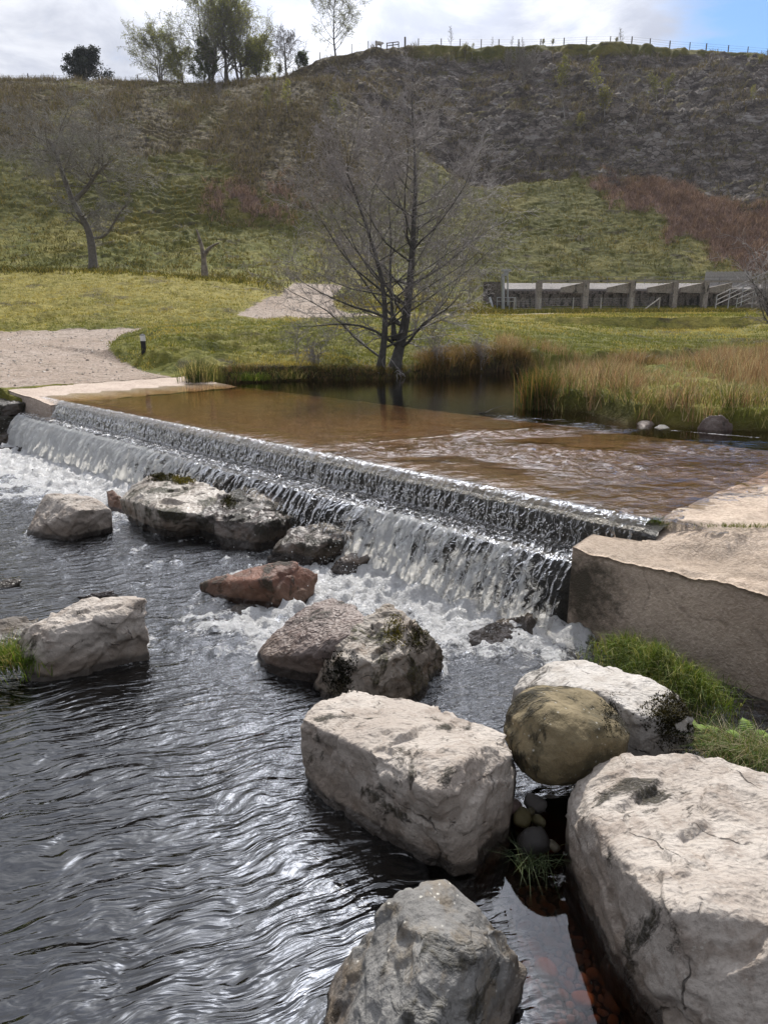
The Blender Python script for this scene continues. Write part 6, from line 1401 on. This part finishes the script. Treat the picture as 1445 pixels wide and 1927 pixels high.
# ------------------------------------------------------------------ sun, sky, camera
SUN_EL, SUN_AZ = 47., 3.5
sd = np.array((math.sin(R(SUN_AZ))*math.cos(R(SUN_EL)), math.cos(R(SUN_AZ))*math.cos(R(SUN_EL)), math.sin(R(SUN_EL))))
L = bpy.data.lights.new('sun', 'SUN'); L.energy = 4.2; L.angle = R(.53); L.color = (1., .95, .87)
so = bpy.data.objects.new('sun', L); COL.objects.link(so); so.rotation_euler = Vector((-sd).tolist()).to_track_quat('-Z', 'Y').to_euler(); so.location = (0, 0, 60)
wd = bpy.data.worlds.new('World'); scene.world = wd; wd.use_nodes = True; nt = wd.node_tree; nt.nodes.clear()
class WN(NT):
    def __init__(s): s.t = nt; s.out = nt.nodes.new('ShaderNodeOutputWorld')
n = WN()
sky = nt.nodes.new('ShaderNodeTexSky'); sky.sky_type = 'NISHITA'; sky.sun_disc = False; sky.sun_elevation = R(SUN_EL); sky.sun_rotation = R(SUN_AZ); sky.air_density = 1.2; sky.dust_density = .6
D = n('TexCoord', out=0)
sp = nt.nodes.new('ShaderNodeSeparateXYZ'); n.put(sp.inputs[0], D)
zz = n.math('ADD', n.math('MAXIMUM', sp.outputs[2], 0.), .22)
uv = n('CombineXYZ', n.math('DIVIDE', sp.outputs[0], zz), n.math('DIVIDE', sp.outputs[1], zz), 0.)
n1 = n.noise(uv, 1.15, 7., .56, .5); n2 = n.noise(n.map(uv, (1, 1, 1), (0, 0, 0), (4, 2, 0)), 2.6, 6., .6, .6)
gapd = n('VectorMath', D, tuple(np.array((.50, .80, .335))/np.linalg.norm((.50, .80, .335))), operation='DOT_PRODUCT', out=1)
gap = n.ramp(n.math('ADD', gapd, n.math('MULTIPLY', n.math('SUBTRACT', n2, .5), .05)), .966, .988)
cov = n.math('MULTIPLY', n.ramp(n.math('ADD', n1, .17), .40, .58), n.math('SUBTRACT', 1., gap))
sdot = n('VectorMath', D, tuple(sd), operation='DOT_PRODUCT', out=1)
glow = n.math('ADD', n.math('MULTIPLY', n.math('POWER', n.math('MAXIMUM', sdot, 0.), 9.), 6.), 0.)
glow = n.math('ADD', glow, n.math('ADD', n.math('MULTIPLY', n.math('POWER', n.math('MAXIMUM', sdot, 0.), 16.), 36.), n.math('MULTIPLY', n.math('POWER', n.math('MAXIMUM', sdot, 0.), 60.), 80.)))
shade = n.mix(n.ramp(n2, .34, .66), (4.5, 4.8, 5.7), (7.6, 7.8, 8.4))
back = n.ramp(sdot, -.75, .45, .48, 1.)
shade = n('VectorMath', shade, n('CombineXYZ', back, back, back), operation='MULTIPLY')
lit = n('VectorMath', shade, n('CombineXYZ', *(n.math('ADD', 1., n.math('MULTIPLY', n.math('MULTIPLY', glow, n.ramp(n1, .40, .60, .42, 1.2)), .11)) for _ in range(3))), operation='MULTIPLY')
skyc = n.mix(cov, n('VectorMath', sky.outputs[0], (.62, .85, 1.15), operation='MULTIPLY'), lit)
bg = nt.nodes.new('ShaderNodeBackground'); bg.inputs[1].default_value = .10; n.put(bg.inputs[0], skyc); n.put(n.out.inputs[0], bg.outputs[0])
cam = bpy.data.cameras.new('camera'); co = bpy.data.objects.new('camera', cam); COL.objects.link(co); scene.camera = co
cam.sensor_fit = 'VERTICAL'; cam.sensor_height = 24.; cam.lens = 24.*F/1927.; cam.clip_start = .05; cam.clip_end = 2000.
co.location = (0, 0, CZ); co.rotation_euler = (math.pi/2-PITCH, 0, 0)
scene.view_settings.view_transform = 'Standard'; scene.view_settings.look = 'None'; scene.view_settings.exposure = .2; scene.view_settings.gamma = 1.
scene.render.engine = 'CYCLES'; cy = scene.cycles; cy.max_bounces = 8; cy.transparent_max_bounces = 24; cy.diffuse_bounces = 3; cy.glossy_bounces = 3; cy.transmission_bounces = 4; cy.volume_bounces = 0
cy.use_denoising = True; cy.sample_clamp_direct = 10.; cy.use_adaptive_sampling = False; cy.caustics_reflective = False; cy.caustics_refractive = False; cy.sample_clamp_indirect = 6.

def haze():
    m = MB().box(-340, 340, -30, 262, -3, 78); n = NT('pale_air'); pv = n.t.nodes.new('ShaderNodeVolumePrincipled')
    pv.inputs['Color'].default_value = (.86, .90, 1., 1); pv.inputs['Density'].default_value = .0002; pv.inputs['Anisotropy'].default_value = .1
    n.t.links.new(pv.outputs[0], n.out.inputs[1]); o = m.build('haze', n.m); tag(o, kind='stuff')
haze()
